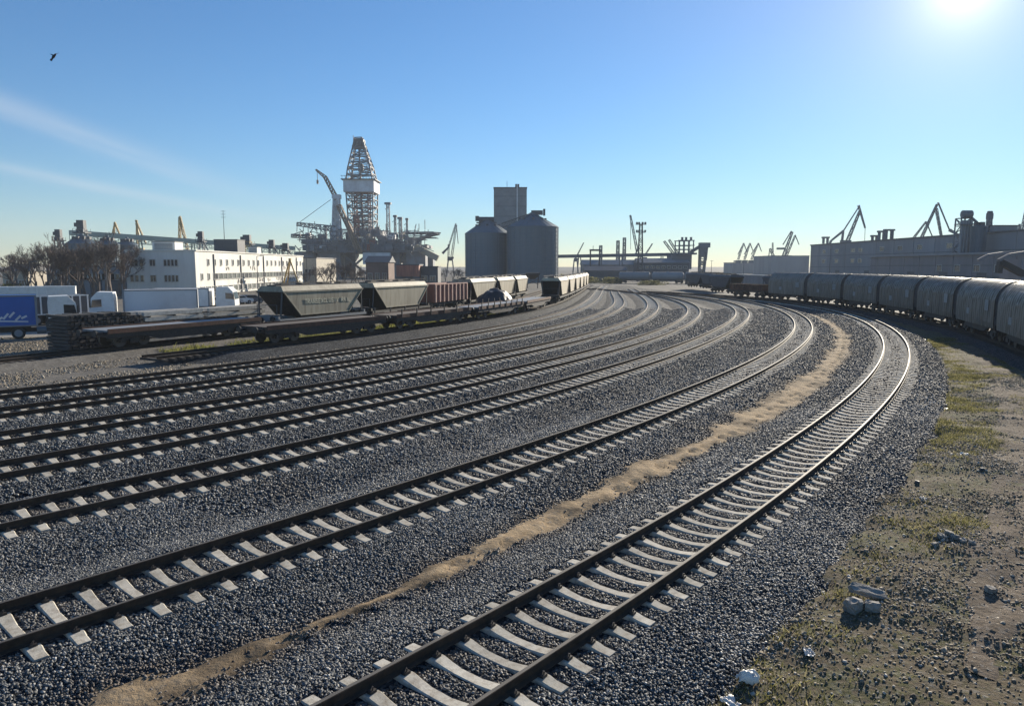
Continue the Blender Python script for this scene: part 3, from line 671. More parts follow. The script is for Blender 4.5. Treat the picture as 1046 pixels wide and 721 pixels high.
GLYPH = {'T': [((0, 1), (1, 1)), ((.5, 0), (.5, 1))], 'R': [((0, 0), (0, 1)), ((0, 1), (.9, .95)), ((.9, .95), (.9, .55)), ((.9, .55), (0, .5)), ((.3, .5), (1, 0))], 'A': [((0, 0), (.5, 1)), ((.5, 1), (1, 0)), ((.2, .4), (.8, .4))], 'N': [((0, 0), (0, 1)), ((0, 1), (1, 0)), ((1, 0), (1, 1))],
         'E': [((0, 0), (0, 1)), ((0, 1), (.9, 1)), ((0, .5), (.8, .5)), ((0, 0), (.9, 0))], 'C': [((.9, .9), (.3, 1)), ((.3, 1), (0, .6)), ((0, .6), (0, .4)), ((0, .4), (.3, 0)), ((.3, 0), (.9, .1))], 'X': [((0, 0), (1, 1)), ((0, 1), (1, 0))], 'L': [((0, 0), (0, 1)), ((0, 0), (.85, 0))],
         'I': [((.5, 0), (.5, 1))], 'V': [((0, 1), (.5, 0)), ((.5, 0), (1, 1))], 'U': [((0, 1), (0, .2)), ((0, .2), (.5, 0)), ((.5, 0), (1, .2)), ((1, .2), (1, 1))], 'S': [((.9, .9), (.2, 1)), ((.2, 1), (.1, .6)), ((.1, .6), (.9, .4)), ((.9, .4), (.8, 0)), ((.8, 0), (0, .1))], 'O': [((.2, 0), (0, .5)), ((0, .5), (.2, 1)), ((.2, 1), (.8, 1)), ((.8, 1), (1, .5)), ((1, .5), (.8, 0)), ((.8, 0), (.2, 0))], 'M': [((0, 0), (0, 1)), ((0, 1), (.5, .4)), ((.5, .4), (1, 1)), ((1, 1), (1, 0))], ' ': []}
def text_on(word, root, org):
    """painted capitals lying on the leaning near side of a hopper"""
    b = MB(); cw, ch = .36, .36; x0 = -len(word) * cw * .5 + .4; z0 = 2.2
    def side(x, z): return (x, -(1.44 + (z - 1.2) / 2.1 * .06) - .02, z)
    for i, c in enumerate(word):
        for (a, p), (q, r) in GLYPH[c]:
            b.stroke(side(x0 + i * cw + a * cw * .68, z0 + p * ch), side(x0 + i * cw + q * cw * .68, z0 + r * ch), (0, -1, 0), .07)
    b.build('lettering', M_LETTER, root)
HOPG = 'hopper wagons on the second siding'
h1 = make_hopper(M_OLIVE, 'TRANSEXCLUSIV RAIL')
sH = T_HOP.near(-21.3, 61.3)
h1['label'] = 'largest olive hopper wagon, nearest, with pale lettering on its flank'; h1['group'] = HOPG; sH += 1.2; place(h1, T_HOP, sH + 5.6)
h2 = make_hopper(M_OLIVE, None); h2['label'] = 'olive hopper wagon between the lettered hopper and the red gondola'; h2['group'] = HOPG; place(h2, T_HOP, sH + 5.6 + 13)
def make_gondola(rust=True, zt=3.3):
    root = thing('gondola_wagon', None, 'wagon'); L = 11.0
    b = MB()
    for sy in (-1, 1): b.box(-4.9, 4.9, sy * 1.38 - .04, sy * 1.38 + .04, 1.25, zt)
    for sx in (-1, 1): b.box(sx * 4.9 - .04, sx * 4.9 + .04, -1.335, 1.335, 1.25, zt)
    b.box(-4.85, 4.85, -1.33, 1.33, 1.2, 1.3); b.build('tub', M_REDGON if rust else M_RUST, root)
    r = MB()
    for sy in (-1, 1):
        for x in np.linspace(-4.8, 4.8, 9): r.box(x - .1, x + .1, sy * 1.42, sy * 1.56, 1.25, zt - .02)
        r.box(-4.98, 4.98, sy * 1.44 - .08, sy * 1.44 + .08, zt + .002, zt + .1)
    for sx in (-1, 1): r.box(sx * 4.98 - .06, sx * 4.98 + .06, -1.36, 1.36, zt, zt + .1)
    r.build('side_ribs', M_PINKRIB if rust else M_RUST, root)
    f = MB(); f.box(-5.2, 5.2, -1.2, 1.2, .9, 1.19); f.build('underframe', M_BLACK, root)
    bogie(root, -3.3); bogie(root, 3.3); buffers(root, L); return root
g1 = make_gondola(); g1['label'] = 'open gondola wagon with faded red ribbed sides between olive hoppers'; place(g1, T_HOP, sH + 5.6 + 13 + 12.2)
sG = sH + 5.6 + 13 + 12.2
def near_copy(src, t, s, label, group=None):
    o = copy_tree(src); place(o, t, s); o['label'] = label
    if group: o['group'] = group
    return o
h3 = near_copy(h2, T_HOP, sG + 12.2, 'olive hopper wagon just beyond the red gondola', HOPG)
h4 = near_copy(h2, T_HOP, sG + 25, 'olive hopper wagon behind the dark tarpaulin mound, second beyond the red gondola', HOPG)
h5 = near_copy(h2, T_HOP, sG + 37.8, 'farthest hopper wagon on the second siding, before the grain silos', HOPG)
# distant cream hoppers on the flat-wagon siding
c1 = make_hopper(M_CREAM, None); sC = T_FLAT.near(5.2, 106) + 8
labc = ['cream hopper wagon with a dark end wall facing the yard, first of the distant string', 'second cream hopper wagon of the distant string by the grain silo', 'third cream hopper wagon of the distant string by the grain silo', 'fourth cream hopper wagon of the distant string by the grain silo', 'fifth cream hopper wagon of the distant string by the grain silo', 'last cream hopper wagon of the distant string, farthest from the yard']
for i in range(6):
    o = c1 if i == 0 else copy_tree(c1); place(o, T_FLAT, sC + 13 * i); o['label'] = labc[i]; o['group'] = 'cream hopper wagons in a distant string'

def make_flat(L, stakes, deck, label, load=None):
    root = thing('flat_wagon', label, 'wagon'); hl = L / 2 - .6
    b = MB(); b.box(-hl, hl, -1.35, 1.35, 1.1, 1.24); b.build('deck', deck, root)
    f = MB()
    for sy in (-1, 1):
        f.box(-hl, hl, sy * 1.28 - .06, sy * 1.28 + .06, .72, 1.1)
        f.prism([(-hl * .6, .72), (hl * .6, .72), (hl * .4, .38), (-hl * .4, .38)], 'y', sy * 1.28 - .05, sy * 1.28 + .05)
    f.box(-hl, hl, -.25, .25, .8, 1.1); f.box(-hl - .05, -hl + .12, -1.35, 1.35, .8, 1.12); f.box(hl - .12, hl + .05, -1.35, 1.35, .8, 1.12); f.build('underframe', M_BLACK, root)
    e = MB()
    for sy in (-1, 1):
        e.box(-hl, hl, sy * 1.40 - .05, sy * 1.40 + .04, 1.02, 1.33)
    e.build('side_edge', M_RUST, root)
    if stakes:
        for x in np.linspace(-hl + .6, hl - .6, stakes):
            for sy in (-1, 1): MB().box(x - .05, x + .05, sy * 1.47 - .04, sy * 1.47 + .04, 1.05, 1.75).build('stake', M_BLACK, root)
    bogie(root, -hl + 2.1); bogie(root, hl - 2.1); buffers(root, L); return root
FG = 'empty flat wagons in a row'
sF = T_FLAT.near(-18, 52) - 1.6
M_DECK = mat('grimy_deck', (.05, .035, .03), .85, var=.4, dirt=(.11, .07, .05))
fw = [(13.8, 0, M_DECK, 'nearest empty flat wagon, dark with a rust red edge, in front of the lettered hopper'), (13.8, 6, M_DECK, 'empty flat wagon with short stakes in front of the red gondola'), (13.8, 8, M_GREY, 'flat wagon with pale deck edge beside the dark tarpaulin mound'), (13.8, 0, M_GREY, 'flat wagon farthest along the row, before the cream hoppers')]
for i, (L, st, dk, lab) in enumerate(fw):
    o = make_flat(L, st, dk, lab); o['group'] = FG; place(o, T_FLAT, sF + L / 2 + i * 14.0)
# empty flat wagon at the end of the hopper siding, with stacks of beams and sleepers on the ground behind it
sL = sH - 16.1
lw = make_flat(14.4, 0, M_GREY, 'pale decked flat wagon at the end of the hopper siding, before the stacked beams'); place(lw, T_HOP, sL + 7.2)
def s_at(px, off, z):
    """distance along the hopper siding whose point at this sideways offset lies under photo column px"""
    ss = np.linspace(0, 40, 2000); x, y, t = T_HOP.pos(ss, off); return float(ss[np.argmin(np.abs(proj(x, y, z)[0] - px))])
BG = 'pale beams stacked behind the flat wagon'
def on_line(s, off):
    x, y, t = T_HOP.pos(s, off); return x, y, t
LAY = 6; bh = .30
for bi, (pa, pb) in enumerate(((148, 207), (214, 271))):
    sa, sb = s_at(pa, 4.6, 1), s_at(pb, 4.6, 1); Lb2 = sb - sa
    bme = MB().box(-Lb2 / 2, Lb2 / 2, -.14, .14, -bh / 2, bh / 2).mesh('beam', M_BEAM)
    sme = MB().box(-.05, .05, -1.2, 1.2, -.05, .05).mesh('batten', M_TIMBER)
    for lv in range(LAY):
        for rr in range(6):
            if lv == LAY - 1 and RNG.random() < .2: continue
            x, y, th = on_line((sa + sb) / 2 + RNG.normal(0, .08), 4.75 + rr * .38 + RNG.normal(0, .012)); o = link('beam', bme); o.location = (x, y, GZ + .12 + bh / 2 + lv * .42); o.rotation_euler = (0, 0, th + RNG.normal(0, .004))
            tag(o, 'long pale beam in the stack nearest the lettered hopper' if bi else 'long pale beam in the stack next to the dark timber sleepers', 'beam', BG + (' by the hopper' if bi else ' by the timber'), 'thing')
        for du in (-.42, 0, .42):
            x, y, th = on_line((sa + sb) / 2 + du * Lb2, 5.7); o = link('batten', sme); o.location = (x, y, GZ + .12 + lv * .42 - .055); o.rotation_euler = (0, 0, th)
            tag(o, 'dark batten between layers of the beams nearest the lettered hopper' if bi else 'dark batten between layers of the beams next to the timber sleepers', 'batten', 'battens in the beam stack ' + ('by the hopper' if bi else 'by the timber'))
sa, sb = s_at(69, 4.6, 1), s_at(146, 4.6, 1); ncol = 24; pitch = (sb - sa) / ncol
tme = MB().box(-pitch * .44, pitch * .44, -1.3, 1.3, -.1, .1).mesh('timber_sleeper', M_TIMBER)
for lv in range(10):
    for c in range(ncol):
        if lv == 9 and RNG.random() < .5: continue
        x, y, th = on_line(sa + pitch * (c + .5), 5.9 + RNG.normal(0, .06)); o = link('timber_sleeper', tme)
        o.location = (x, y, GZ + .12 + .1 + lv * .255 + RNG.normal(0, .008)); o.rotation_euler = (RNG.normal(0, .01), RNG.normal(0, .03), th + RNG.normal(0, .02))
        tag(o, 'dark timber sleeper in the long stack beside the white lorry cab', 'timber', 'dark timber sleepers in a long stack')

# mounds and covered heaps between the sidings
def mound(name, c, rx, ry, h, m, label, cat, rz=0., seed=1, drape=False):
    n = 26; us = np.linspace(-1, 1, n); uu, vv = np.meshgrid(us, us); r = np.sqrt(uu ** 2 + vv ** 2)
    z = h * np.clip(1 - r ** (3 if drape else 1.7), -.2, 1) + vnoise(uu * 3, vv * 3, 1, seed) * h * .12 + vnoise(uu * 9, vv * 9, 1, seed + 1) * h * .05
    ca, sa = math.cos(rz), math.sin(rz); v = np.stack([c[0] + uu * rx * ca - vv * ry * sa, c[1] + uu * rx * sa + vv * ry * ca, GZ - .1 + z], -1).reshape(-1, 3)
    i = np.arange(n - 1)[:, None] * n + np.arange(n - 1)[None, :]; f = np.stack([i, i + 1, i + n + 1, i + n], -1).reshape(-1, 4)
    return tag(link(name, np_mesh(name, v, f, m, smooth=True)), label, cat)
q = at(505, 304, y=96); mound('covered_heap', (q.x, q.y), 3.4, 2.6, 3.0, M_CLOTH, 'heap covered with a dark tarpaulin behind the flat wagons', 'heap', .6, 3, True)
q = at(455, 314, y=84); mound('earth_mound', (q.x, q.y), 5.5, 2.2, 1.3, M_VERGE, 'low grassy earth mound behind the staked flat wagons', 'mound', .9, 5)
q = at(535, 300, y=108); mound('earth_mound', (q.x, q.y), 5, 2.2, 1.4, M_VERGE, 'low brown earth mound before the first cream hopper', 'mound', .9, 7)

# wagons at the far end of the covered train, on the same curve and beyond it
sR = CS[-1] + 12.6
g2 = make_gondola(False, 2.2); place(g2, T_COIL, sR); g2['label'] = 'rusty low gondola coupled behind the last covered wagon'
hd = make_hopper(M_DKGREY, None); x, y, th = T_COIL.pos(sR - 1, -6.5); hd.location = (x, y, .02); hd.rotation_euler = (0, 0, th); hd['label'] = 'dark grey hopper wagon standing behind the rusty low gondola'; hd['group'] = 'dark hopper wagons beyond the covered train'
for i, (a, b, lab) in enumerate(((44.6, 152, 'dark hopper wagon half hidden behind the end of the rusty gondola'), (49.5, 178, 'dark hopper wagon on the far side of the yard throat, nearer the rusty gondola'), (49, 191, 'dark hopper wagon on the far side of the yard throat, nearer the lighting mast'))):
    o = copy_tree(hd); o.location = (a, b, .0); o.rotation_euler = (0, 0, R(97)); o['label'] = lab
# tank wagons farther off
def make_tank():
    root = thing('tank_wagon', None, 'wagon', (0, 0, 0), 0, 'pale tank wagons in the distance')
    b = MB(); b.tube((-5.2, 0, 2.55), (5.2, 0, 2.55), 1.4, n=24); b.tube((-5.2, 0, 2.55), (-5.55, 0, 2.55), 1.38, .8, n=24); b.tube((5.2, 0, 2.55), (5.55, 0, 2.55), 1.38, .8, n=24); b.build('tank', M_SHED, root)
    d = MB(); d.tube((0, 0, 3.9), (0, 0, 4.2), .35, n=12); d.build('dome', M_SHED, root)
    f = MB(); f.box(-5.7, 5.7, -1.1, 1.1, .9, 1.16); f.build('underframe', M_BLACK, root); bogie(root, -4); bogie(root, 4); buffers(root, 12.2); return root
tk = make_tank()
for i, (px, Y, lab) in enumerate(((648, 262, 'pale tank wagon nearest the distant cream hoppers'), (682, 258, 'middle pale tank wagon of the distant three'), (716, 254, 'pale tank wagon nearest the dark hoppers'))):
    o = tk if i == 0 else copy_tree(tk); o.location = (X(px, Y), Y, -.5); o.rotation_euler = (0, 0, R(-7)); o['label'] = lab

# ------------------------------------------------------------------ lorries and cars (local x forward)
def wheel(root, x, y, r=.5, w=.28, parent=None):
    t = MB(); t.tube((x, y - w / 2, r), (x, y + w / 2, r), r, n=22); o = t.build('wheel', M_TYRE, root)
    rm = MB(); s = 1 if y > 0 else -1; rm.tube((x, y + s * w / 2, r), (x, y + s * (w / 2 + .02), r), r * .6, n=18); rm.tube((x, y + s * (w / 2 + .02), r), (x, y + s * (w / 2 + .06), r), r * .25, n=12); rm.build('rim', M_GREY, o)
def cab(root, x, paint=M_WHITE, hi=3.55):
    """tractor cab with its front at x+2.3"""
    c = MB()
    side = [(x, .85), (x + 2.1, .85), (x + 2.28, 1.2), (x + 2.25, 2.0), (x + 2.05, 2.95), (x + 1.5, hi), (x + .1, hi - .05), (x, 2.9)]
    c.prism(side, 'y', -1.22, 1.22); o = c.build('cab', paint, root)
    g = MB()
    for s in (-1, 1): g.prism([(x + 1.15, 2.05), (x + 2.1, 2.0), (x + 1.95, 2.75), (x + 1.15, 2.8)], 'y', s * 1.222 - .006, s * 1.222 + .006)
    g.build('side_window', M_GLASS, o)
    w = MB(); w.hexa([(x + 2.255, -1.1, 1.98), (x + 2.27, -1.1, 1.98), (x + 2.27, 1.1, 1.98), (x + 2.255, 1.1, 1.98)], [(x + 2.06, -1.1, 2.9), (x + 2.08, -1.1, 2.9), (x + 2.08, 1.1, 2.9), (x + 2.06, 1.1, 2.9)]); w.build('windscreen', M_GLASS, o)
    m = MB()
    for s in (-1, 1): m.box(x + 2.1, x + 2.22, s * 1.42 - .1, s * 1.42 + .1, 2.0, 2.7)
    m.build('mirror', M_BLACK, o)
    b = MB(); b.box(x + 1.9, x + 2.4, -1.2, 1.2, .35, .84); b.build('bumper', M_DKGREY, root)
    h = MB()
    for s in (-1, 1): h.box(x + 2.402, x + 2.42, s * .9 - .15, s * .9 + .15, .55, .75)
    h.build('headlights', M_GLASS, root)
    wheel(root, x + 1.35, -1.08); wheel(root, x + 1.35, 1.08)
    f = MB(); f.box(x - 3.6, x + 1.9, -.45, .45, .55, .84); f.build('chassis', M_BLACK, root)
    wheel(root, x - 2.2, -1.08, .5, .45); wheel(root, x - 2.2, 1.08, .5, .45)
    t = MB(); t.tube((x - .9, -1.05, .7), (x - .2, -1.05, .7), .3, n=12); t.build('fuel_tank', M_GALV, root)
def lorry(label, loc, rz, body='curtain', bm=None, Lt=13.4, paint=M_WHITE, tractor=True, h=2.7, deco=None):
    root = thing('lorry', label, 'lorry', loc, rz)
    if tractor: cab(root, Lt / 2 - .4, paint)
    x0, x1 = -Lt / 2 - 1.2, Lt / 2 - 1.2 if tractor else Lt / 2
    b = MB(); b.box(x0, x1, -1.25, 1.25, 1.15, 1.15 + h); tb = b.build('trailer_body', bm, root)
    e = MB()
    for s in (-1, 1):
        e.box(x0 - .02, x1 + .02, s * 1.26 - .03, s * 1.26 + .03, 1.05, 1.16); e.box(x0 - .02, x1 + .02, s * 1.26 - .03, s * 1.26 + .03, 1.15 + h - .1, 1.15 + h + .03)
        for x in (np.linspace(x0 + .1, x1 - .1, 9) if body == 'ribs' else (x0 + .05, x1 - .05)): e.box(x - .07, x + .07, s * 1.28 - .04, s * 1.28 + .04, 1.1, 1.15 + h)
    e.build('trailer_frame', M_GREY if body != 'ribs' else M_WHITE, tb)
    if deco:
        d = MB()
        for k in range(7): d.stroke((x1 - 3.6 + k * .42, -1.253, 1.75 + .15 * math.sin(k * 2.1)), (x1 - 3.3 + k * .42, -1.253, 2.05 + .2 * math.cos(k * 1.7)), (0, -1, 0), .16)
        d.stroke((x1 - 3.7, -1.253, 1.62), (x1 - .7, -1.253, 1.45), (0, -1, 0), .12); d.build('lettering', M_RIGW, tb)
    c = MB(); c.box(x0 + .3, x1 - .5, -.5, .5, .8, 1.05); c.box(x0 + 5, x0 + 5.2, -1, 1, .3, .8); c.build('trailer_chassis', M_BLACK, root)
    for x in (x0 + 1.2, x0 + 2.5, x0 + 3.8):
        for s in (-1, 1): wheel(root, x, s * 1.05, .5, .35)
    return root
p = at(8, 345, y=62); lorry('blue curtain sided lorry with a white cab, nearest of the parked lorries', (-45.3, 59.4, GZ + .05), R(33), 'curtain', M_BLUE, 13.0, deco=True, h=2.5)
lorry('white ribbed box trailer parked behind the blue lorry', (X(46, 86), 86, GZ), R(28), 'ribs', M_WHITE, 6.5, tractor=False, h=2.6)
lorry('white lorry with a large pale trailer, its cab beside the dark timber stack', (-38, 76, GZ), R(202), 'box', M_RIGW, 7.0, h=2.55)
o = lorry('low white lorry with a slatted body, between the blue lorry and the pale trailer', (X(72, 80), 78, GZ), R(50), 'ribs', M_DKGREY, 5.0, tractor=False, h=1.9)
lorry('white lorry facing the olive hopper, partly hidden behind the pale trailer', (X(190, 90), 92, GZ), R(8), 'box', M_WHITE, 7.0, h=2.2)
def make_car(paint, van=False):
    root = thing('parked_car', None, 'car', (0, 0, 0), 0, 'cars parked behind the hopper siding')
    s = [(-2.1, .35), (2.1, .35), (2.15, .75), (1.95, .92), (1.0, 1.0), (.35, 1.42), (-1.2, 1.46), (-1.95, 1.0), (-2.15, .9)] if not van else [(-2.4, .4), (2.3, .4), (2.4, .95), (1.6, 1.2), (1.0, 2.0), (-2.3, 2.05), (-2.4, 1.9)]
    MB().prism(s, 'y', -.86, .86).build('body', paint, root)
    g = MB()
    for sy in (-1, 1): g.prism([(-1.55, 1.0), (.85, 1.02), (.3, 1.36), (-1.15, 1.39)] if not van else [(.2, 1.25), (1.45, 1.25), (.95, 1.9), (.2, 1.9)], 'y', sy * .862 - .005, sy * .862 + .005)
    g.build('side_window', M_GLASS, root)
    w = MB(); w.hexa([(1.0, -.75, 1.01), (1.03, -.75, 1.01), (1.03, .75, 1.01), (1.0, .75, 1.01)], [(.38, -.7, 1.40), (.42, -.7, 1.42), (.42, .7, 1.42), (.38, .7, 1.40)])
    if not van: w.build('windscreen', M_GLASS, root)
    for x in (-1.3, 1.3):
        for y in (-.8, .8): wheel(root, x, y, .33, .2)
    return root
cars = [make_car(M_WHITE), make_car(M_DKGREY), make_car(M_WHITE, True), make_car(mat('silver_paint', (.45, .46, .47), .3, metal=.4, var=.1)), make_car(mat('dull_red_paint', (.30, .05, .04), .35, var=.1))]
carname = ['white', 'dark grey', 'white van-bodied', 'silver', 'red']
CARS = [(338, 150, 0, .3), (352, 158, 3, .3), (368, 166, 0, .4), (384, 172, 2, .3), (399, 178, 0, 1.2), (414, 186, 1, .4), (428, 192, 3, .5), (441, 196, 0, .3), (512, 188, 4, 2.0), (523, 192, 0, .8), (222, 112, 0, 1.0), (233, 115, 3, 1.0), (244, 118, 0, 1.0), (256, 120, 1, 1.0), (8, 100, 1, .2), (-6, 96, 3, .2)]
near_what = ['beside the olive hoppers roofline, first of the car row', 'second in the car row beyond the lettered hopper', 'third in the car row beyond the olive hoppers', 'parked in the car row before the red shed', 'standing crosswise in the car row before the red shed', 'last but two of the car row, before the grey dust', 'last but one of the car row, before the grey dust', 'at the silo end of the car row', 'parked alone behind the dark tarpaulin heap', 'parked before the hopper stand at the silos', 'parked first under the graffiti wall', 'parked second under the graffiti wall', 'parked third under the graffiti wall', 'parked fourth under the graffiti wall, half behind the lettered hopper', 'parked behind the blue lorry', 'parked behind the blue lorry trailer, cut by the picture edge']
used = set()
for (px, Y, k, rz), w in zip(CARS, near_what):
    o = copy_tree(cars[k]) if k in used else cars[k]; used.add(k)
    o.location = (X(px, Y), Y, GZ); o.rotation_euler = (0, 0, rz); o['label'] = carname[k] + ' car ' + w

# ------------------------------------------------------------------ buildings
def window(root, c, ax, w, h, m=M_GLASS, bars=1, depth=.12):
    """window on a wall: c centre on the wall, ax unit vector along the wall, outward normal = ax turned clockwise"""
    ax = Vector(ax); nrm = Vector((ax.y, -ax.x, 0)); up = Vector((0, 0, 1)); c = Vector(c)
    fr = MB()
    def q(b, u0, u1, z0, z1, d0, d1):
        P = lambda u, z, d: c + ax * u + up * z + nrm * d
        b.hexa([P(u0, z0, d0), P(u1, z0, d0), P(u1, z0, d1), P(u0, z0, d1)], [P(u0, z1, d0), P(u1, z1, d0), P(u1, z1, d1), P(u0, z1, d1)])
    for s in (-1, 1): q(fr, s * w / 2 - .05, s * w / 2 + .05, -h / 2, h / 2, -.02, depth)
    q(fr, -w / 2 - .1, w / 2 + .1, h / 2, h / 2 + .1, -.02, depth); q(fr, -w / 2 - .12, w / 2 + .12, -h / 2 - .1, -h / 2, -.02, depth + .06)
    for i in range(bars):
        uu = -w / 2 + w * (i + 1) / (bars + 1); q(fr, uu - .03, uu + .03, -h / 2, h / 2, .022, .06)
    f = fr.build('window', M_FRAME, root); g = MB(); q(g, -w / 2 + .05, w / 2 - .05, -h / 2, h / 2, .004, .02); g.build('pane', m, f)
# white office building
bd = thing('office_building', 'long white three storey building with graffiti on its sunlit flank', 'building')
A = Vector((X(200, 150, 4), 150, 0)); B_ = Vector((X(310, 232, 4), 232, 0)); ax = (B_ - A); Lb = ax.length; ax.normalize(); nv = Vector((ax.y, -ax.x, 0))
Wd = 14.2; HT = 8.6
Cc = A - nv * Wd; Dd = B_ - nv * Wd
MB().hexa([(*A.xy, GZ - .3), (*B_.xy, GZ - .3), (*Dd.xy, GZ - .3), (*Cc.xy, GZ - .3)], [(*A.xy, HT), (*B_.xy, HT), (*Dd.xy, HT), (*Cc.xy, HT)]).build('wall', M_WALLW, bd)
rf = MB()
for (a, b) in ((A, B_), (B_, Dd), (Dd, Cc), (Cc, A)): rf.beam((*a.xy, HT + .12), (*b.xy, HT + .12), .5, .24)
rf.build('parapet', M_WALLW, bd)
M_PANE2 = mat('greenish_pane', (.16, .18, .16), .25, var=.5, scale=.8, spec=.8)
nwin = 0
for row, (z, h) in enumerate(((6.35, 1.25), (3.3, 1.25), (.55, 1.2))):
    u = 3.0
    while u < Lb - 3:
        if row == 1 and u > 9: w, st = 2.3, 2.75
        elif row == 2: w, st = 2.2, 3.2
        else: w, st = 1.0, 3.6
        if row == 0 and RNG.random() < .12: u += st; continue
        c = A + ax * u + Vector((0, 0, z)); window(bd, c, ax, w, h, M_PANE2 if RNG.random() < .55 else M_GLASS, 1 if w < 1.5 else 2); u += st
dn = MB()
for u in (9.5, 26, 43, 59, 74): dn.beam(A + ax * u + nv * .12 + Vector((0, 0, GZ)), A + ax * u + nv * .12 + Vector((0, 0, HT - .5)), .22)
dn.build('downpipes', M_DKGREY, bd)
for (u, z, n, sc) in ((17, 5.0, 2, .7), (24, 1.95, 4, .95), (33, 5.0, 3, .9), (38, 1.95, 4, .8), (46.5, 1.95, 2, .8), (54, 1.95, 5, 1.0), (61, 5.0, 2, .8), (66, 1.95, 4, 1.1), (75, 2.0, 3, .8)):
    for k in range(n):
        gw = MB(); sc *= 1.0; uu = u + k * 1.6 * sc; pts = [(RNG.uniform(-.6, .6) * sc, RNG.uniform(-.6, .6) * sc) for _ in range(7)]
        for (a, b), (c, d) in zip(pts[:-1], pts[1:]): gw.stroke(A + ax * (uu + a) + nv * .012 + Vector((0, 0, z + b)), A + ax * (uu + c) + nv * .012 + Vector((0, 0, z + d)), nv, .27)
        gw.build('graffiti', M_GRAFF, bd)
ax2 = (A - Cc).normalized()
for z in (6.2, 3.0):
    for px_, w, b in ((139.5, .75, 0), (144, .75, 0), (149, .75, 0), (159.5, 1.2, 1), (171.5, .6, 0), (175, .6, 0), (178.5, .6, 0), (182, .6, 0)):
        tt = (px_ - 134) / (200 - 134); window(bd, Cc + (A - Cc) * tt + Vector((0, 0, z)), ax2, w, 1.25, M_GLASS, b)
def roofbox(name, px0, px1, py0, py1, Y, d, m, label, cat, z0=None, extra=None):
    x0, x1 = X(px0, Y, 8), X(px1, Y, 8); zt = Z(py0, Y); zb = Z(py1, Y) if z0 is None else z0
    r = thing(name, label, cat, ((x0 + x1) / 2, Y, zb)); hx = (x1 - x0) / 2; h = zt - zb
    MB().box(-hx, hx, 0, d, 0, h - .12).build('wall', m, r); MB().box(-hx - .12, hx + .12, -.12, d + .12, h - .118, h).build('roof', M_DKGREY, r)
    if extra: extra(r, hx, d, h)
    return r
def louv(r, hx, d, h):
    b = MB()
    for k in range(6): b.box(-hx * .8, hx * .8, -.06, -.002, h * (.15 + k * .12), h * (.2 + k * .12))
    b.build('louvres', M_DKGREY, r)
roofbox('roof_hut', 156, 179, 246.5, 257, 158, 4, M_WALLW, 'pale lift hut on the shaded end of the white building roof', 'hut', HT + .01, louv)
roofbox('roof_hut', 219, 243, 244.5, 256, 176, 5, M_DKGREY, 'dark plant room on the white building roof beside the thin mast', 'hut', HT + .01, louv)
roofbox('roof_hut', 254, 263, 252, 258.5, 195, 3, M_WALLW, 'small white hut on the white building roof beyond the dark plant room', 'hut', HT + .01, louv)
def mast(label, px, Y, ytop, zb=GZ, w=.12, cat='mast', arms=0, lamp=False, name='radio_mast'):
    z = Z(ytop, Y); r = thing(name, label, cat, (X(px, Y, 8), Y, zb)); h = z - zb
    MB().tube((0, 0, 0), (0, 0, h), w, w * .5, n=8).build('pole', M_DKGREY, r)
    b = MB()
    for k in range(arms): zz = h * (.98 - .07 * k); b.beam((-.6, 0, zz), (.6, 0, zz), w * .7)
    if lamp: b.beam((0, 0, h), (.9, 0, h + .15), w * .8); b.box(.6, 1.3, -.12, .12, h + .08, h + .2)
    if b.v: b.build('lamp_head' if lamp else 'aerial', M_DKGREY, r)
mast('thin tall radio mast on the roof of the white building', 230, 178, 215, HT, .1, arms=3)
for px, Y, yt, lab in ((29, 118, 268, 'slim street lamp nearest the picture edge before the bare trees'), (68, 122, 272, 'slim street lamp behind the white box lorry'), (107, 124, 268, 'slim street lamp beside the white lorry cab'), (262, 128, 262, 'slim dark lamp post against the graffiti wall'), (313, 140, 258, 'slim lamp post at the far corner of the white building')):
    mast(lab, px, Y, yt, GZ, .1, 'street lamp', 0, True, 'street_lamp')
# yellow A-frame before the far end of the white flank
r = thing('yard_hoist', 'yellow A shaped hoist frame standing before the white flank', 'hoist', (X(297, 190), 190, GZ)); hh = Z(266, 190) - GZ
b = MB(); b.beam((-2.4, 0, 0), (-.1, 0, hh), .35); b.beam((2.6, 0, 0), (.1, 0, hh), .35); b.beam((-2.0, 3, 0), (-.1, .3, hh), .3); b.beam((-.9, 0, hh * .55), (1.0, 0, hh * .55), .2); b.build('legs', M_CRANEY, r)
MB().box(-.3, .3, -.25, .35, hh, hh + .5).build('head', M_CRANEY, r)
def block(name, label, x0, x1, y0, y1, zt, m, cat='building', rot=0., wins=None, roof='flat', rm=None, zb=GZ - .2, doors=0):
    """simple hall: front wall at y0, with roof, windows and doors"""
    r = thing(name, label, cat, ((x0 + x1) / 2, (y0 + y1) / 2, 0), rot); hx, hy = (x1 - x0) / 2, (y1 - y0) / 2
    MB().box(-hx, hx, -hy, hy, zb, zt).build('wall', m, r)
    b = MB()
    if roof == 'flat': b.box(-hx - .2, hx + .2, -hy - .2, hy + .2, zt + .003, zt + .3)
    elif roof == 'gable_y': b.prism([(-hx - .4, zt + .003), (hx + .4, zt + .003), (0, zt + hx * .35)], 'y', -hy - .4, hy + .4)
    else: b.prism([(-hy - .4, zt + .003), (hy + .4, zt + .003), (0, zt + hy * .35)], 'x', -hx - .4, hx + .4)
    b.build('roof', rm or M_DKGREY, r)
    if wins:
        n, z, w, h = wins
        for u in np.linspace(-hx + w, hx - w, n): window(r, (u, -hy, z), (1, 0, 0), w, h)
    for k in range(doors):
        u = -hx + (k + .5) * 2 * hx / doors; MB().box(u - 1.3, u + 1.3, -hy - .06, -hy - .002, zb, zb + 3.4).build('door', M_DKGREY, r)
    return r
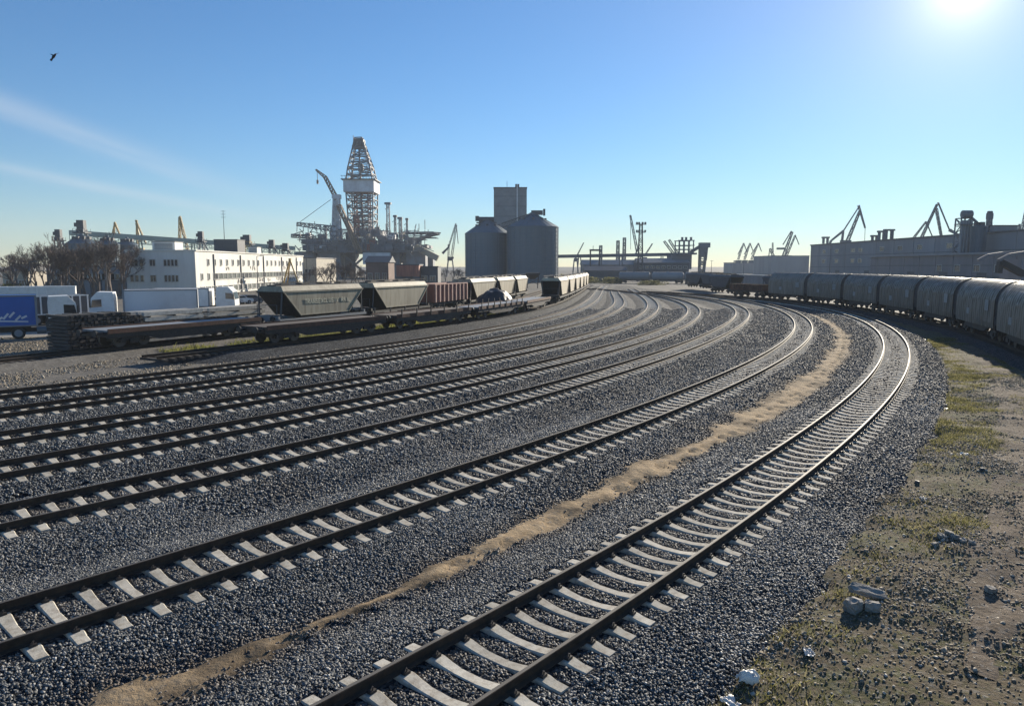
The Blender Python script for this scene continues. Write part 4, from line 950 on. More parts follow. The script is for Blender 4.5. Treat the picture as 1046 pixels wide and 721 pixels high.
block('annex_building', 'low tan wing at the far end of the white building', X(310, 236), X(327, 240), 236, 262, Z(264, 240), mat('tan_render', (.42, .38, .31), .85, var=.2), wins=(3, 3.5, 1.2, 2.0))
block('long_shed', 'long low grey shed behind the bare trees', X(17, 150), X(133, 162), 160, 176, Z(273, 160), M_SHED, wins=(14, 3.2, 2.2, 1.2), doors=4)
block('cream_shed', 'small cream shed beyond the street lamp at the picture edge', X(-12, 170), X(14, 170), 175, 185, Z(277, 175), M_RIGY, roof='gable_x', wins=(3, 1.5, 1.4, 1.2))
block('brick_house', 'dark brick house with a pale chimney corner below the rig', X(374, 215), X(397, 215), 215, 226, Z(268, 215), M_BRICK, roof='gable_x', wins=(3, 2.5, 1.2, 1.8))
block('red_shed', 'small shed with faded red doors below the rig', X(405, 205), X(428, 205), 205, 214, Z(271, 205), M_REDGON, rm=M_DKGREY, doors=3)
block('dark_shed', 'low dark shed with a flat canopy beside the red shed', X(428, 208), X(447, 208), 209, 218, Z(273, 209), M_DKGREY, wins=(2, 2, 1.5, 1.5))

# ------------------------------------------------------------------ grain silos
def bin_(label, px0, px1, Y, eave, apex, group, name='grain_silo', cat='silo', n=56, rings=14):
    x0, x1 = X(px0, Y, 10), X(px1, Y, 10); rad = (x1 - x0) / 2; ze = Z(eave, Y) - GZ; za = Z(apex, Y) - GZ
    r = thing(name, label, cat, ((x0 + x1) / 2, Y, GZ), 0, group)
    prof = []
    for k in range(rings):
        z0 = ze * k / rings; z1 = ze * (k + 1) / rings; prof += [(rad, z0 + .03), (rad, z1 - .08), (rad + .14, z1 - .06), (rad + .14, z1)]
    MB().lathe((0, 0, 0), [(rad, -.3)] + prof, n).build('wall', M_GALV, r)
    MB().lathe((0, 0, 0), [(rad + .25, ze + .003), (rad + .25, ze + .12), (rad * .12, za), (rad * .12, za + .6), (.05, za + .62)], n).build('roof', M_GALV, r)
    rb = MB()
    for k in range(24):
        a = 2 * math.pi * k / 24; ca, sa = math.cos(a), math.sin(a); rb.beam((ca * (rad + .05), sa * (rad + .05), ze + .2), (ca * rad * .13, sa * rad * .13, za + .1), .15)
        rb.beam((ca * (rad + .1), sa * (rad + .1), 0), (ca * (rad + .1), sa * (rad + .1), ze), .12)
    rb.build('stiffeners', M_GALV, r)
    l = MB(); a = -1.2; ca, sa = math.cos(a), math.sin(a)
    for s in (-.25, .25): l.beam(((rad + .5) * ca - sa * s, (rad + .5) * sa + ca * s, 0), ((rad + .5) * ca - sa * s, (rad + .5) * sa + ca * s, ze), .06)
    for k in range(int(ze / .8)): l.beam(((rad + .5) * ca + sa * .25, (rad + .5) * sa - ca * .25, k * .8), ((rad + .5) * ca - sa * .25, (rad + .5) * sa + ca * .25, k * .8), .04)
    l.build('ladder', M_GALV, r)
    v = MB()
    for k in range(8):
        aa = k * .785; v.box(math.cos(aa) * rad * .5 - .4, math.cos(aa) * rad * .5 + .4, math.sin(aa) * rad * .5 - .4, math.sin(aa) * rad * .5 + .4, ze + (za - ze) * .52, ze + (za - ze) * .52 + .9)
    v.build('roof_vents', M_DKGREY, r); return r
bin_('steel grain silo next to the rig, shorter of the big pair', 475.5, 521, 292, 239, 225, 'pair of big steel grain silos')
bin_('steel grain silo nearest the cream hoppers, taller of the big pair', 518, 570, 283, 232.5, 219, 'pair of big steel grain silos')
x0, x1 = X(504.5, 312, 20), X(538, 312, 20)
tw = thing('silo_tower', 'tall windowless grey tower rising behind the two big silos', 'tower', ((x0 + x1) / 2, 312, GZ)); hx = (x1 - x0) / 2; zt = Z(192.5, 312) - GZ
MB().box(-hx, hx, 0, 12, 0, zt).build('wall', M_GREY, tw); MB().box(-hx - .15, hx + .15, -.15, 12.15, zt + .003, zt + .5).build('roof', M_DKGREY, tw)
b = MB(); b.beam((hx * .42, -.3, 0), (hx * .42, -.3, zt + 1.6), .5); b.build('conduit', M_RIGW, tw)
b = MB()
for k in range(9): b.box(-hx - .02, hx + .02, -.06, -.002, zt * (k + .5) / 9.3, zt * (k + .5) / 9.3 + .12)
b.build('panel_joints', M_DKGREY, tw)
b = MB(); b.box(hx * .3, hx * .55, 2, 4, zt + .5, zt + 2.0); b.beam((-hx * .2, 3, zt + .5), (-hx * .2, 3, zt + 3.4), .15); b.build('roof_plant', M_DKGREY, tw)
r = thing('roof_conveyor', 'sloping conveyor with machinery resting along the ridge of the taller silo', 'conveyor', (0, 0, 0))
b = MB(); P0 = Vector((X(513, 281, 20), 284, Z(230.5, 284))); P1 = Vector((X(546, 281, 20), 284, Z(219, 284))); b.lattice(P0, P1, 1.6, 1.6, 9, .14); b.build('truss', M_DKGREY, r)
b = MB(); b.box(P1.x - 1.2, P1.x + 3.2, 282.5, 285.5, P1.z - .2, P1.z + 1.4); b.box(P1.x + 3.4, P1.x + 4.2, 283, 285, P1.z - .5, P1.z + 2.0); b.build('head_house', M_DKGREY, r)
r = thing('roof_machinery', 'rounded elevator head on top of the shorter silo', 'machinery', (X(497, 292, 20), 292, Z(226, 292)))
b = MB(); b.tube((-3, 0, .6), (3, 0, .6), 1.1, n=14); b.box(-4.4, -3.0, -.7, .7, 0, 2.0); b.build('drum', M_DKGREY, r); MB().box(-4, 4, -1, 1, -.9, -.4).build('platform', M_DKGREY, r)
r = thing('hopper_stand', 'dark funnel hopper on thin legs before the taller silo', 'hopper', (X(544, 205), 205, GZ)); k = 205 / F
b = MB(); b.hexa([(-.7, -.7, 9 * k), (.7, -.7, 9 * k), (.7, .7, 9 * k), (-.7, .7, 9 * k)], [(-7 * k, -7 * k, 13.5 * k), (7 * k, -7 * k, 13.5 * k), (7 * k, 7 * k, 13.5 * k), (-7 * k, 7 * k, 13.5 * k)]); b.box(-7.2 * k, 7.2 * k, -7.2 * k, 7.2 * k, 13.55 * k, 15.5 * k); b.build('funnel', M_BLACK, r)
for sx in (-1, 1):
    for sy in (-1, 1): MB().beam((sx * 5 * k, sy * 5 * k, 0), (sx * 6 * k, sy * 6 * k, 13 * k), .16).build('leg', M_BLACK, r)
MB().beam((-5 * k, -5 * k, 4 * k), (5 * k, -5 * k, 9 * k), .1).beam((5 * k, -5 * k, 4 * k), (-5 * k, -5 * k, 9 * k), .1).build('bracing', M_BLACK, r)
# smaller silos and gallery behind the bare trees
for px0, px1, Y, ev, apx, lab in ((70, 99, 225, 249.5, 240.5, 'steel silo with a conical roof behind the bare trees, nearest the pale elevator'), (100, 121, 235, 250, 242.5, 'middle steel silo of three behind the bare trees'), (121, 140, 242, 250.5, 244, 'steel silo behind the bare trees nearest the white building')):
    bin_(lab, px0, px1, Y, ev, apx, 'three steel silos behind the bare trees', n=36, rings=8)
g = thing('conveyor_gallery', 'long pale green conveyor gallery above the silos and the white building', 'conveyor')
P0 = Vector((X(72, 250, 16), 250, Z(237.5, 250))); P1 = Vector((X(300, 330, 16), 330, Z(253.5, 330)))
b = MB(); b.beam(P0, P1, 2.0, 1.5); b.build('deck', M_GREENG, g)
b = MB(); b.lattice(P0 + Vector((0, 0, -1.7)), P1 + Vector((0, 0, -1.7)), 1.6, 1.6, 34, .14); b.build('truss', M_GREENG, g)
for k in range(9):
    pp = P0.lerp(P1, (k + .3) / 9); MB().beam((pp.x - 1, pp.y, GZ), (pp.x - .5, pp.y, pp.z - 1), .35).beam((pp.x + 1.2, pp.y, GZ), (pp.x + .5, pp.y, pp.z - 1), .35).build('trestle', M_GREENG, g)
def elevator(label, px, Y, ytop, w=1.6, m=M_GREY):
    z = Z(ytop, Y) - GZ; r = thing('elevator_tower', label, 'tower', (X(px, Y, 10), Y, GZ))
    MB().lattice((0, 0, 0), (0, 0, z * .86), w, w, max(5, int(z / 2)), .16).build('frame', m, r)
    b = MB(); b.box(-w * .9, w * .9, -w * .8, w * .8, z * .8, z * .815); b.box(-w * .5, w * .5, -w * .4, w * .4, z * .8, z); b.box(-w * .9, w * .2, -w * .3, w * .3, z * .9, z * .96)
    for s in (-1, 1):
        for t in (-1, 1): b.beam((s * w * .85, t * w * .75, z * .8), (s * w * .85, t * w * .75, z * .87), .08)
    b.beam((-w * .85, -w * .75, z * .87), (w * .85, -w * .75, z * .87), .08); b.build('head', M_DKGREY, r)
    b = MB(); b.tube((w * .3, 0, z * .85), (w * 2.4, 0, z * .45), .25, n=8); b.build('spout', M_GREY, r)
elevator('thin elevator tower standing alone before the silos behind the bare trees', 61, 222, 234.5)
elevator('pale elevator tower between the silo roofs, at the start of the green gallery', 85, 232, 225, 2.2)
elevator('dark elevator tower behind the white building nearest the shaded end', 206, 245, 236.5, 1.6)
elevator('low machinery tower behind the white hut on the roof', 253, 262, 240, 2.4, M_CRANEY)
elevator('dark elevator tower behind the middle of the white flank', 278, 270, 245, 1.8)
elevator('small gantry tower behind the far end of the white flank', 292, 275, 248.5, 2.0, M_GREY)

# ------------------------------------------------------------------ drilling rig
YR = 400.; kR = YR / F
def rx(px): return X(px, YR, 20)
def rz_(py): return Z(py, YR)
rig = thing('drilling_rig', 'offshore drilling rig with a tall latticed derrick and helideck, moored beyond the yard', 'drilling rig', (rx(378), YR, GZ))
def rl(px, py, dy=0.): return Vector((X(px, YR + dy, 20) - rx(378), dy, Z(py, YR + dy) - GZ))
b = MB(); zc0 = 0.
for px in (322, 348, 405, 430):
    for dy in (-18, 18): MB().box(rl(px, 0).x - 5, rl(px, 0).x + 5, dy - 5, dy + 5, 0, rl(0, 258).z).build('column', M_RIG, rig)
def rbox(px0, px1, py0, py1, y0, y1, m, name):
    a = rl(px0, py1, y0); c = rl(px1, py0, y0); return MB().box(a.x, c.x, y0, y1, a.z, c.z).build(name, m, rig)
rbox(312, 420, 249.5, 258, -26, 26, M_RIG, 'hull_deck'); rbox(356, 389, 235, 241, -8, 12, M_RIG, 'drill_floor'); rbox(418, 436, 250, 253, -14, 14, M_RIG, 'side_deck')
rbox(370, 398, 258.2, 270, -30, -27, M_RIGW, 'side_structure')
PAL = [M_RIG, M_RIG, M_DKGREY, M_CRANE, M_RIGW, M_RIGY, M_GREY, M_RIGRED]
for k in range(90):                                   # deck houses, tanks and lockers in many sizes
    px = RNG.uniform(306, 420); w_ = RNG.uniform(2.5, 9); yb = RNG.choice((249.4, 249.4, 244, 256)); h_ = RNG.uniform(2.5, 7.5) * (1.3 if 350 < px < 400 else .85); y0 = RNG.uniform(-26.5, -8) if yb < 250 else RNG.uniform(-29, -26.2)
    rbox(px, px + w_, yb - h_, yb, y0, y0 + RNG.uniform(3, 9), PAL[int(RNG.integers(0, len(PAL)))], 'deck_module')
for (pa, pb) in ((322, 348), (348, 376), (376, 405), (405, 430)):
    MB().beam(rl(pa, 259, -18), rl(pb, 282, -18), 1.0).beam(rl(pb, 259, -18), rl(pa, 282, -18), 1.0).build('brace', M_RIG, rig)
w = MB()                                             # pipework and railings over the modules
for k in range(300):
    a = rl(RNG.uniform(303, 438), RNG.uniform(234, 258), RNG.uniform(-29, -24)); 
    if k % 3 == 0: w.beam(a, a + Vector((0, 0, RNG.uniform(2, 6))), .3)
    elif k % 3 == 1: w.beam(a, a + Vector((RNG.uniform(3, 10), 0, 0)), .3)
    else: w.beam(a, a + Vector((RNG.uniform(-4, 4), 0, RNG.uniform(-4, 4))), .35)
for py in (249.2, 247.8): w.beam(rl(308, py, -26), rl(420, py, -26), .14)
for px in np.arange(309, 420, 3): w.beam(rl(px, 250, -26), rl(px, 247.8, -26), .12)
w.build('pipework', M_RIG, rig)
for px, y0, y1, wd in ((397, 207, 243, 1.7), (404, 220, 243, 1.0), (409, 222, 243, 1.3), (416, 223, 243, .8), (386, 232, 244, 1.0), (333, 230, 244, .9)):
    w = MB(); w.lattice(rl(px, y1), rl(px, y0), wd, wd * .8, 8, .22); w.box(rl(px, y0).x - wd, rl(px, y0).x + wd, -wd, wd, rl(px, y0 + 2).z, rl(px, y0).z); w.beam(rl(px, y0 + 5), rl(px - 3, y0 + 7), .3); w.build('vent_mast', M_RIG, rig)
# derrick
d = MB(); wl = 27 * kR
d.lattice(rl(371.5, 240), rl(371, 197), wl * .86, wl * .98, 6, .42)
d.lattice(rl(371, 185), rl(370.5, 172), wl * .96, wl * .80, 2, .45); d.lattice(rl(370.5, 172), rl(369, 141), wl * .80, wl * .24, 6, .42)
for k, (py, wd) in enumerate(((235, .8), (228, .82), (221, .84), (213, .86), (206, .88), (201, .9), (180, .88), (174, .8), (166, .66), (159, .52), (152, .4))):
    c = rl(371, py); h = wl * wd / 2
    for t in (-.33, 0, .33): d.beam(c + Vector((h * t * 2, -h, 0)), c + Vector((h * t * 2 + .6, -h, 3.6)), .3); d.beam(c + Vector((-h, h * t * 2, 0)), c + Vector((h, h * t * 2, 0)), .22)
    d.beam(c + Vector((-h, -h, 0)), c + Vector((h, -h, 0)), .4)
d.build('derrick', M_RIG, rig)
d = MB(); d.lattice(rl(371.5, 240), rl(371, 198), wl * .5, wl * .5, 9, .34); d.lattice(rl(365, 241, -wl * .5), rl(365, 222, -wl * .5), 2.2, 2.2, 5, .3); d.build('pipe_rack', M_RIGRED, rig)
a = rl(355.5, 197.5); c = rl(386, 185.5); hy = wl * .56
MB().box(a.x, c.x, -hy, hy, a.z, c.z).build('windwall', M_RIGW, rig)
q = MB(); q.box(a.x - 1, c.x + 1, -hy - 1, hy + 1, c.z + .02, c.z + .5)
for px in np.arange(355, 387, 3): q.beam(Vector((rl(px, 0).x, -hy - 1, c.z + .5)), Vector((rl(px, 0).x, -hy - 1, c.z + 2.0)), .16)
q.beam(Vector((a.x - 1, -hy - 1, c.z + 2)), Vector((c.x + 1, -hy - 1, c.z + 2)), .2)
q.box(rl(363, 0).x, rl(376, 0).x, -3, 3, rl(0, 152).z, rl(0, 149.5).z); q.box(rl(364.5, 0).x, rl(374.5, 0).x, -3, 3, rl(0, 149).z, rl(0, 143).z); q.beam(rl(364, 150), rl(363.5, 138.5), .3); q.beam(rl(375, 155), rl(377, 150), .3)
q.beam(rl(369, 150, -1), rl(371.3, 240, -1), .8); q.box(rl(368.5, 0).x, rl(373, 0).x, -2, 1, rl(0, 176).z, rl(0, 168).z); q.build('crown_block', M_DKGREY, rig)
# deck cranes and helideck
q = MB(); q.tube(rl(343.5, 252, -20), rl(344, 233, -20), 3.6, 3.0, 14); q.lattice(rl(344, 236, -20), rl(345, 200, -20), 3.8, 2.6, 10, .4); q.tube(rl(344, 236, -20), rl(345, 205, -20), 1.1, .9, 10); q.box(rl(341, 0, -20).x, rl(349, 0, -20).x, -22, -18, rl(0, 203, -20).z, rl(0, 199, -20).z); q.build('crane_tower', M_RIGW, rig)
q = MB(); q.lattice(rl(345, 203, -20), rl(334, 181, -20), 1.9, 1.5, 8, .26); q.lattice(rl(334, 181, -20), rl(325, 173.5, -20), 1.5, .6, 4, .24); q.beam(rl(326, 174, -20), rl(326.2, 184, -20), .2); q.box(rl(325.4, 0, -20).x, rl(327, 0, -20).x, -20.5, -19.5, rl(0, 188, -20).z, rl(0, 183.9, -20).z); q.build('crane_boom', M_RIGRUST, rig)
q = MB(); q.lattice(rl(304, 229, -22), rl(343, 234, -21), 1.6, 2.8, 10, .3); q.beam(rl(304, 229, -22), rl(339, 204, -20), .22); q.beam(rl(304, 230, -22), rl(303.5, 237, -22), .3); q.build('folded_boom', M_RIG, rig)
q = MB(); q.lattice(rl(347, 210, -27), rl(368, 258, -30), 2.0, 1.6, 12, .34); q.lattice(rl(352, 222, -28), rl(364, 255, -31), 1.2, 1.2, 8, .28); q.build('slanted_boom', M_RIGRUST, rig)
q = MB(); hc = rl(432, 237.5); q.lathe((hc.x, 0, 0), [(9.6, hc.z - .8), (9.9, hc.z)], 8); q.box(rl(413, 0).x, rl(431, 0).x, -6, 6, hc.z - .82, hc.z - .02)
q.build('helideck', M_RIG, rig)
q = MB()
for t in np.linspace(-8, 8, 6): q.beam((hc.x + 8.5, t, hc.z - .9), (rl(420, 0).x, t * .6, rl(0, 246).z), .35); q.beam((hc.x + 4, t, hc.z - .9), (rl(422, 0).x, t * .7, rl(0, 250).z), .3)
for t in (-6, 0, 6): q.beam((rl(415, 0).x, t, hc.z - 3), (hc.x + 8, t, hc.z - 3), .3)
q.lattice(rl(427, 243, -10), rl(427, 252, -10), 3, 3, 3, .3); q.build('helideck_truss', M_RIG, rig)
MB().beam(rl(424, 252, -24), rl(447, 264, -26), 1.6, 3.0).build('gangway_boom', M_RIGY, rig)
q = MB(); q.lattice(rl(298, 241, -20), rl(320, 242, -20), 1.6, 2.0, 5, .3); q.beam(rl(298, 240, -20), rl(310, 236, -20), .4); q.box(rl(300, 0, -20).x, rl(309, 0, -20).x, -24, -16, rl(0, 241, -20).z, rl(0, 239.4, -20).z); q.build('flare_boom', M_RIG, rig)

# ------------------------------------------------------------------ harbour cranes
def crane(label, Y, parts, m=M_CRANE, base=None, group=None, name='harbour_crane'):
    """parts: (name, [(px,py),...], width, end width). Box or lattice members in real metres, in pairs where wide."""
    x0 = X(base[0], Y, 10); r = thing(name, label, 'crane', (x0, Y, GZ), 0, group); k = Y / F
    P = lambda q, dy=0.: Vector((X(q[0], Y, 10) - x0, dy, Z(q[1], Y) - GZ))
    for nm, pts, w, w2 in parts:
        b = MB(); w *= k; w2 *= k
        for p, q in zip(pts[:-1], pts[1:]):
            L = (P(q) - P(p)).length
            if w < .22 * k * 3 and nm == 'hoist_rope': b.beam(P(p), P(q), .18)
            elif nm in ('boom', 'jib', 'mast') and w > .9 * k: b.lattice(P(p), P(q), w, w2, max(4, int(L / (w * 1.3))), max(.14, w * .13))
            else: b.beam(P(p), P(q), w, w, w2, w2)
        b.build(nm, m, r)
    # portal: four legs and a slewing house
    hb = base[2] * k; z1 = Z(base[1], Y) - GZ
    for sx in (-1, 1):
        for sy in (-1, 1): MB().beam((sx * hb, sy * hb, 0), (sx * hb * .55, sy * hb * .55, z1 - .2), max(.5, hb * .22)).build('portal_leg', m, r)
    b = MB(); b.box(-hb * .7, hb * .7, -hb * .7, hb * .7, z1 - .2, z1 + .4 * hb); b.build('portal_platform', m, r)
    b = MB(); hh = base[3] * k; b.box(-hb * .6, hb * .9, -hb * .5, hb * .5, z1 + .4 * hb + .01, z1 + .4 * hb + hh); b.build('machinery_house', m, r)
    return r
crane('tall luffing crane above the harbour wall end, hook hanging', 380, [('boom', [(864.5, 247), (875.5, 216)], 2.6, 1.6), ('tie_bar', [(860, 236), (875, 210.5)], 1.1, .9), ('jib', [(874, 210), (882, 233)], 1.5, .9), ('counterweight_arm', [(859, 249), (860, 236), (848, 246), (847, 249)], 2.0, 1.6), ('stay', [(875.5, 216), (881.5, 233)], .5, .5), ('hoist_rope', [(882, 233), (882.3, 246)], .2, .2)], base=(862, 251, 6, 3))
crane('large A shaped harbour crane left of the pipework tower above the wall', 330, [('boom', [(940, 243), (953.5, 209)], 2.0, 1.4), ('jib', [(953, 213), (960, 241)], 1.9, 1.5), ('tie_bar', [(954.5, 207), (968, 235)], 1.2, 1.0), ('counterweight_arm', [(968, 235), (977, 240)], 2.6, 1.8), ('stay', [(944, 231), (954, 207)], .5, .4)], base=(956, 247, 6, 3))
bpy_l = 'large A shaped harbour crane standing between the long wall and the pipework tower'; [o for o in scene.objects if o.get('label', '').startswith('large A')][0]['label'] = bpy_l
crane('small low crane in front of the large A shaped crane', 420, [('boom', [(932, 243), (943.5, 226.5)], 1.5, 1.0), ('stay', [(943.5, 226.5), (951, 242)], 1.0, .8), ('jib', [(943, 227), (946, 231)], 1.6, 1.0)], base=(945, 247, 4, 2))
CG = 'three slim harbour cranes in the haze'
for i, (bx, tx) in enumerate(((754, 759), (760.5, 765.5), (767.5, 774))):
    crane(('slim hazy crane farthest from the harbour wall of a row of three', 'middle slim hazy crane of a row of three', 'slim hazy crane of three with a drooping jib tip')[i], 620, [('boom', [(bx, 265), (tx, 248.5)], 1.5, .9), ('jib', [(tx, 248.5), (tx + 3.5, 257)], .9, .6), ('tie_bar', [(bx - .5, 260), (tx - .5, 249)], .7, .6), ('counterweight_arm', [(bx - 4.5, 267), (bx + 2, 267)], 1.5, 1.5)], base=(bx, 269, 3.0, 2), group=CG)
crane('hazy crane with a high crossed boom beside the pale warehouse', 560, [('boom', [(800, 262), (808, 237)], 2.4, 1.4), ('jib', [(803, 262), (811, 241)], 1.6, 1.2), ('tie_bar', [(799, 250), (807, 236)], .9, .8), ('stay', [(811, 240), (815.5, 250)], .8, .7), ('counterweight_arm', [(793, 254), (801, 254)], 2.0, 2.0)], base=(803, 266, 5, 3))
crane('short hazy crane between the row of three and the crossed boom', 580, [('boom', [(790, 262), (786, 254)], 2.0, 1.4), ('jib', [(789, 258), (788.5, 248)], 1.2, .9), ('tie_bar', [(785.8, 254), (784.5, 268)], .7, .7)], base=(789, 268, 3.5, 3))
crane('dark luffing crane standing between the rig and the shorter silo', 420, [('boom', [(461.5, 262), (466.5, 230)], 2.0, 1.3), ('jib', [(458.5, 252), (466, 228.5)], 1.3, 1.0), ('counterweight_arm', [(452, 259), (459, 252)], 2.4, 1.6), ('stay', [(466.5, 230), (468.2, 249)], .9, .7), ('mast', [(458, 265), (458.5, 250)], 1.5, 1.5)], base=(460, 266, 4, 2))
YG = 'yellow harbour cranes behind the trees'
crane('tall yellow harbour crane with two crossed legs right behind the white building', 330, [('boom', [(184, 258), (185.5, 222)], 2.4, 1.3), ('jib', [(192.5, 258), (186, 221)], 2.2, 1.3), ('tie_bar', [(188, 240), (186, 222)], 1.2, 1.0)], M_CRANEY, (188, 260, 5, 3), YG)
crane('yellow crane of slender A shape behind the green gallery, middle of three', 380, [('boom', [(140.5, 258), (142, 225)], 1.5, 1.0), ('jib', [(141, 225), (150, 249)], 1.2, 1.0), ('tie_bar', [(141, 228), (146, 252)], 1.3, 1.0)], M_CRANEY, (144, 258, 4, 3), YG)
crane('low yellow crane behind the green gallery nearest the pale elevator', 400, [('boom', [(116, 252), (119.5, 227.5)], 1.6, 1.0), ('jib', [(119.5, 227), (126, 246)], 1.2, 1.0), ('tie_bar', [(115, 243), (119, 229)], .9, .8)], M_CRANEY, (118, 256, 4, 3), YG)
crane('dark mobile crane with a single steep boom beside the lighting mast', 360, [('boom', [(652, 262), (643, 220)], 2.4, 1.3), ('hoist_rope', [(643.2, 220), (644, 255)], .3, .3), ('stay', [(648, 262), (653, 250)], 1.0, 1.0)], base=(652, 268, 3, 3))
crane('crane with two parallel inclined booms beside the ship loader', 400, [('boom', [(690, 262), (678, 246.5)], 2.2, 1.7), ('jib', [(694, 262), (683, 245)], 2.2, 1.7)], base=(693, 266, 4, 3))
crane('lone slanting boom above the conveyor bridge beyond the lighting mast', 430, [('boom', [(658, 262), (666, 249)], 1.2, .8)], base=(658, 266, 3, 2))
crane('lone slanting boom above the conveyor bridge near the big silos', 430, [('boom', [(588, 264), (596, 248)], 1.0, .6)], base=(588, 267, 3, 2))
crane('slanting crane boom at the picture edge above the long wall', 300, [('boom', [(1041, 246), (1045, 212)], 2.4, 2.0), ('stay', [(1041, 236), (1030, 240)], .5, .5), ('mast', [(1039, 248), (1039, 229)], 1.2, 1.0)], base=(1043, 250, 5, 2))

# lighting mast, chimneys, conveyor bridge and loader in the middle distance
YM = 300
r = thing('lighting_mast', 'tall floodlight mast with two rings of lamps before the conveyor bridge', 'mast', (X(654, YM, 8), YM, GZ)); zt = Z(229, YM) - GZ
MB().lattice((0, 0, 0), (0, 0, zt), 2.2, 1.1, 14, .18).build('mast', M_DKGREY, r)
b = MB()
for zz, w in ((zt, 4.2), (zt - 3.2, 3.8)): b.box(-w / 2, w / 2, -.5, .5, zz - .25, zz)
b.build('gallery', M_DKGREY, r)
for zz in (zt, zt - 3.2):
    for u in (-1.7, -.8, .6, 1.7): l = MB(); l.box(u - .32, u + .32, -.75, .1, zz + .02, zz + .8); l.build('floodlight', M_DKGREY, r)
for px, yt, lab in ((631, 246, 'slender lattice chimney mast nearer the big silos above the conveyor bridge'), (637.5, 243, 'slender lattice chimney mast nearer the floodlight mast above the conveyor bridge'), (613.5, 251, 'short lattice mast on the portal frame near the big silos')):
    r = thing('lattice_mast', lab, 'mast', (X(px, 390, 10), 390, GZ)); MB().lattice((0, 0, 0), (0, 0, Z(yt, 390) - GZ), 1.5, 1.2, 12, .3).build('frame', M_CRANE, r)
YB = 345
r = thing('conveyor_bridge', 'long level conveyor bridge on trestles between the big silos and the ship loader', 'conveyor')
P0 = Vector((X(568, YB, 9), YB, Z(262, YB))); P1 = Vector((X(686, YB, 9), YB, Z(260, YB))); b = MB(); b.beam(P0, P1, 2.4, 1.5); b.build('gallery', M_CRANE, r)
for px in (592, 613, 634, 655, 676): xx = X(px, YB, 5); MB().beam((xx - 1.2, YB, GZ), (xx - .4, YB, P0.z), .4).beam((xx + 1.2, YB, GZ), (xx + .4, YB, P0.z), .4).beam((xx - .9, YB, 1.5), (xx + .9, YB, 1.5), .25).build('trestle', M_CRANE, r)
r = thing('portal_frame', 'dark portal frame straddling the conveyor bridge near the big silos', 'gantry'); YP = 330
b = MB(); xa, xb = X(603, YP, 8), X(612.5, YP, 8); za = Z(256.5, YP)
for xx in (xa, xb): b.beam((xx, YP, GZ), (xx, YP, za), .6)
b.box(xa - .4, xb + .4, YP - .6, YP + .6, za, za + .8); b.beam((xa + 1.2, YP, za + .8), (xa + 1.2, YP, za + 2.4), .2); b.build('frame', M_DKGREY, r)
block('low_warehouse', 'long low pale warehouse under the conveyor bridge', X(596, 350), X(690, 350), 352, 366, Z(270.5, 352), M_SHED, roof='gable_x', rm=M_GALV)
block('storage_shed', 'dark low shed before the conveyor bridge', X(598, 285), X(640, 285), 286, 296, Z(276.5, 286), M_DKGREY, roof='gable_x', rm=M_DKGREY)
block('sloped_shed', 'long shed with a pale roof stripe below the ship loader', X(652, 330), X(704, 330), 331, 343, Z(268.5, 331), M_DKGREY, roof='gable_x', rm=M_SHED, wins=(9, Z(273, 331), 1.6, 1.0))
r = thing('ship_loader', 'ship loader block with an open frame tower and a heavy leg beside it', 'ship loader'); YL = 340
def lb(px0, px1, py0, py1, y0, y1, nm, m=M_CRANE): MB().box(X(px0, YL, 10), X(px1, YL, 10), YL + y0, YL + y1, Z(py1, YL), Z(py0, YL)).build(nm, m, r)
lb(684, 704, 260.5, 275, -5, 6, 'block'); lb(688.5, 708, 258.5, 260.3, -7, 7, 'roof')
b = MB()
for px in (691.5, 696, 701, 706):
    for dy in (-4, 4): b.beam((X(px, YL, 12), YL + dy, Z(258.5, YL)), (X(px, YL, 12), YL + dy, Z(246, YL)), .45)
for py in (246, 251, 255): b.beam((X(690.5, YL, 12), YL - 4, Z(py, YL)), (X(707, YL, 12), YL - 4, Z(py, YL)), .4); b.beam((X(690.5, YL, 12), YL + 4, Z(py, YL)), (X(707, YL, 12), YL + 4, Z(py, YL)), .4)
for px in (696.5, 700.5, 705.5): b.tube((X(px, YL, 12), YL, Z(246, YL)), (X(px, YL, 12), YL, Z(242.3, YL)), .55, n=10)
b.build('frame_tower', M_CRANE, r)
b = MB(); b.beam((X(705, YL, 12), YL, Z(258, YL)), (X(716, YL, 12), YL, Z(251, YL)), 1.0, 1.4); b.build('feed_conveyor', M_CRANE, r)
b = MB(); b.lattice((X(716, YL), YL, GZ), (X(717.5, YL), YL, Z(252, YL)), 1.9, 3.0, 8, .4); b.box(X(714.5, YL), X(719, YL), YL - 1.5, YL + 1.5, Z(262, YL), Z(252, YL)); b.box(X(713.5, YL), X(723.5, YL), YL - 2, YL + 2, Z(252.97, YL), Z(248, YL)); b.tube((X(721.5, YL), YL, Z(253, YL)), (X(720.5, YL), YL, Z(266, YL)), .5, n=8)
b.build('leg_tower', M_CRANE, r)
for px, Y, yt, lab in ((727, 260, 266, 'thin post at the open end of the yard by the ship loader'), (760, 300, 262, 'thin lamp post before the three slim cranes'), (848, 235, 250, 'thin lamp post against the near end of the harbour wall')):
    mast(lab, px, Y, yt, GZ, .12, 'lamp post', 1, False, 'lamp_post')

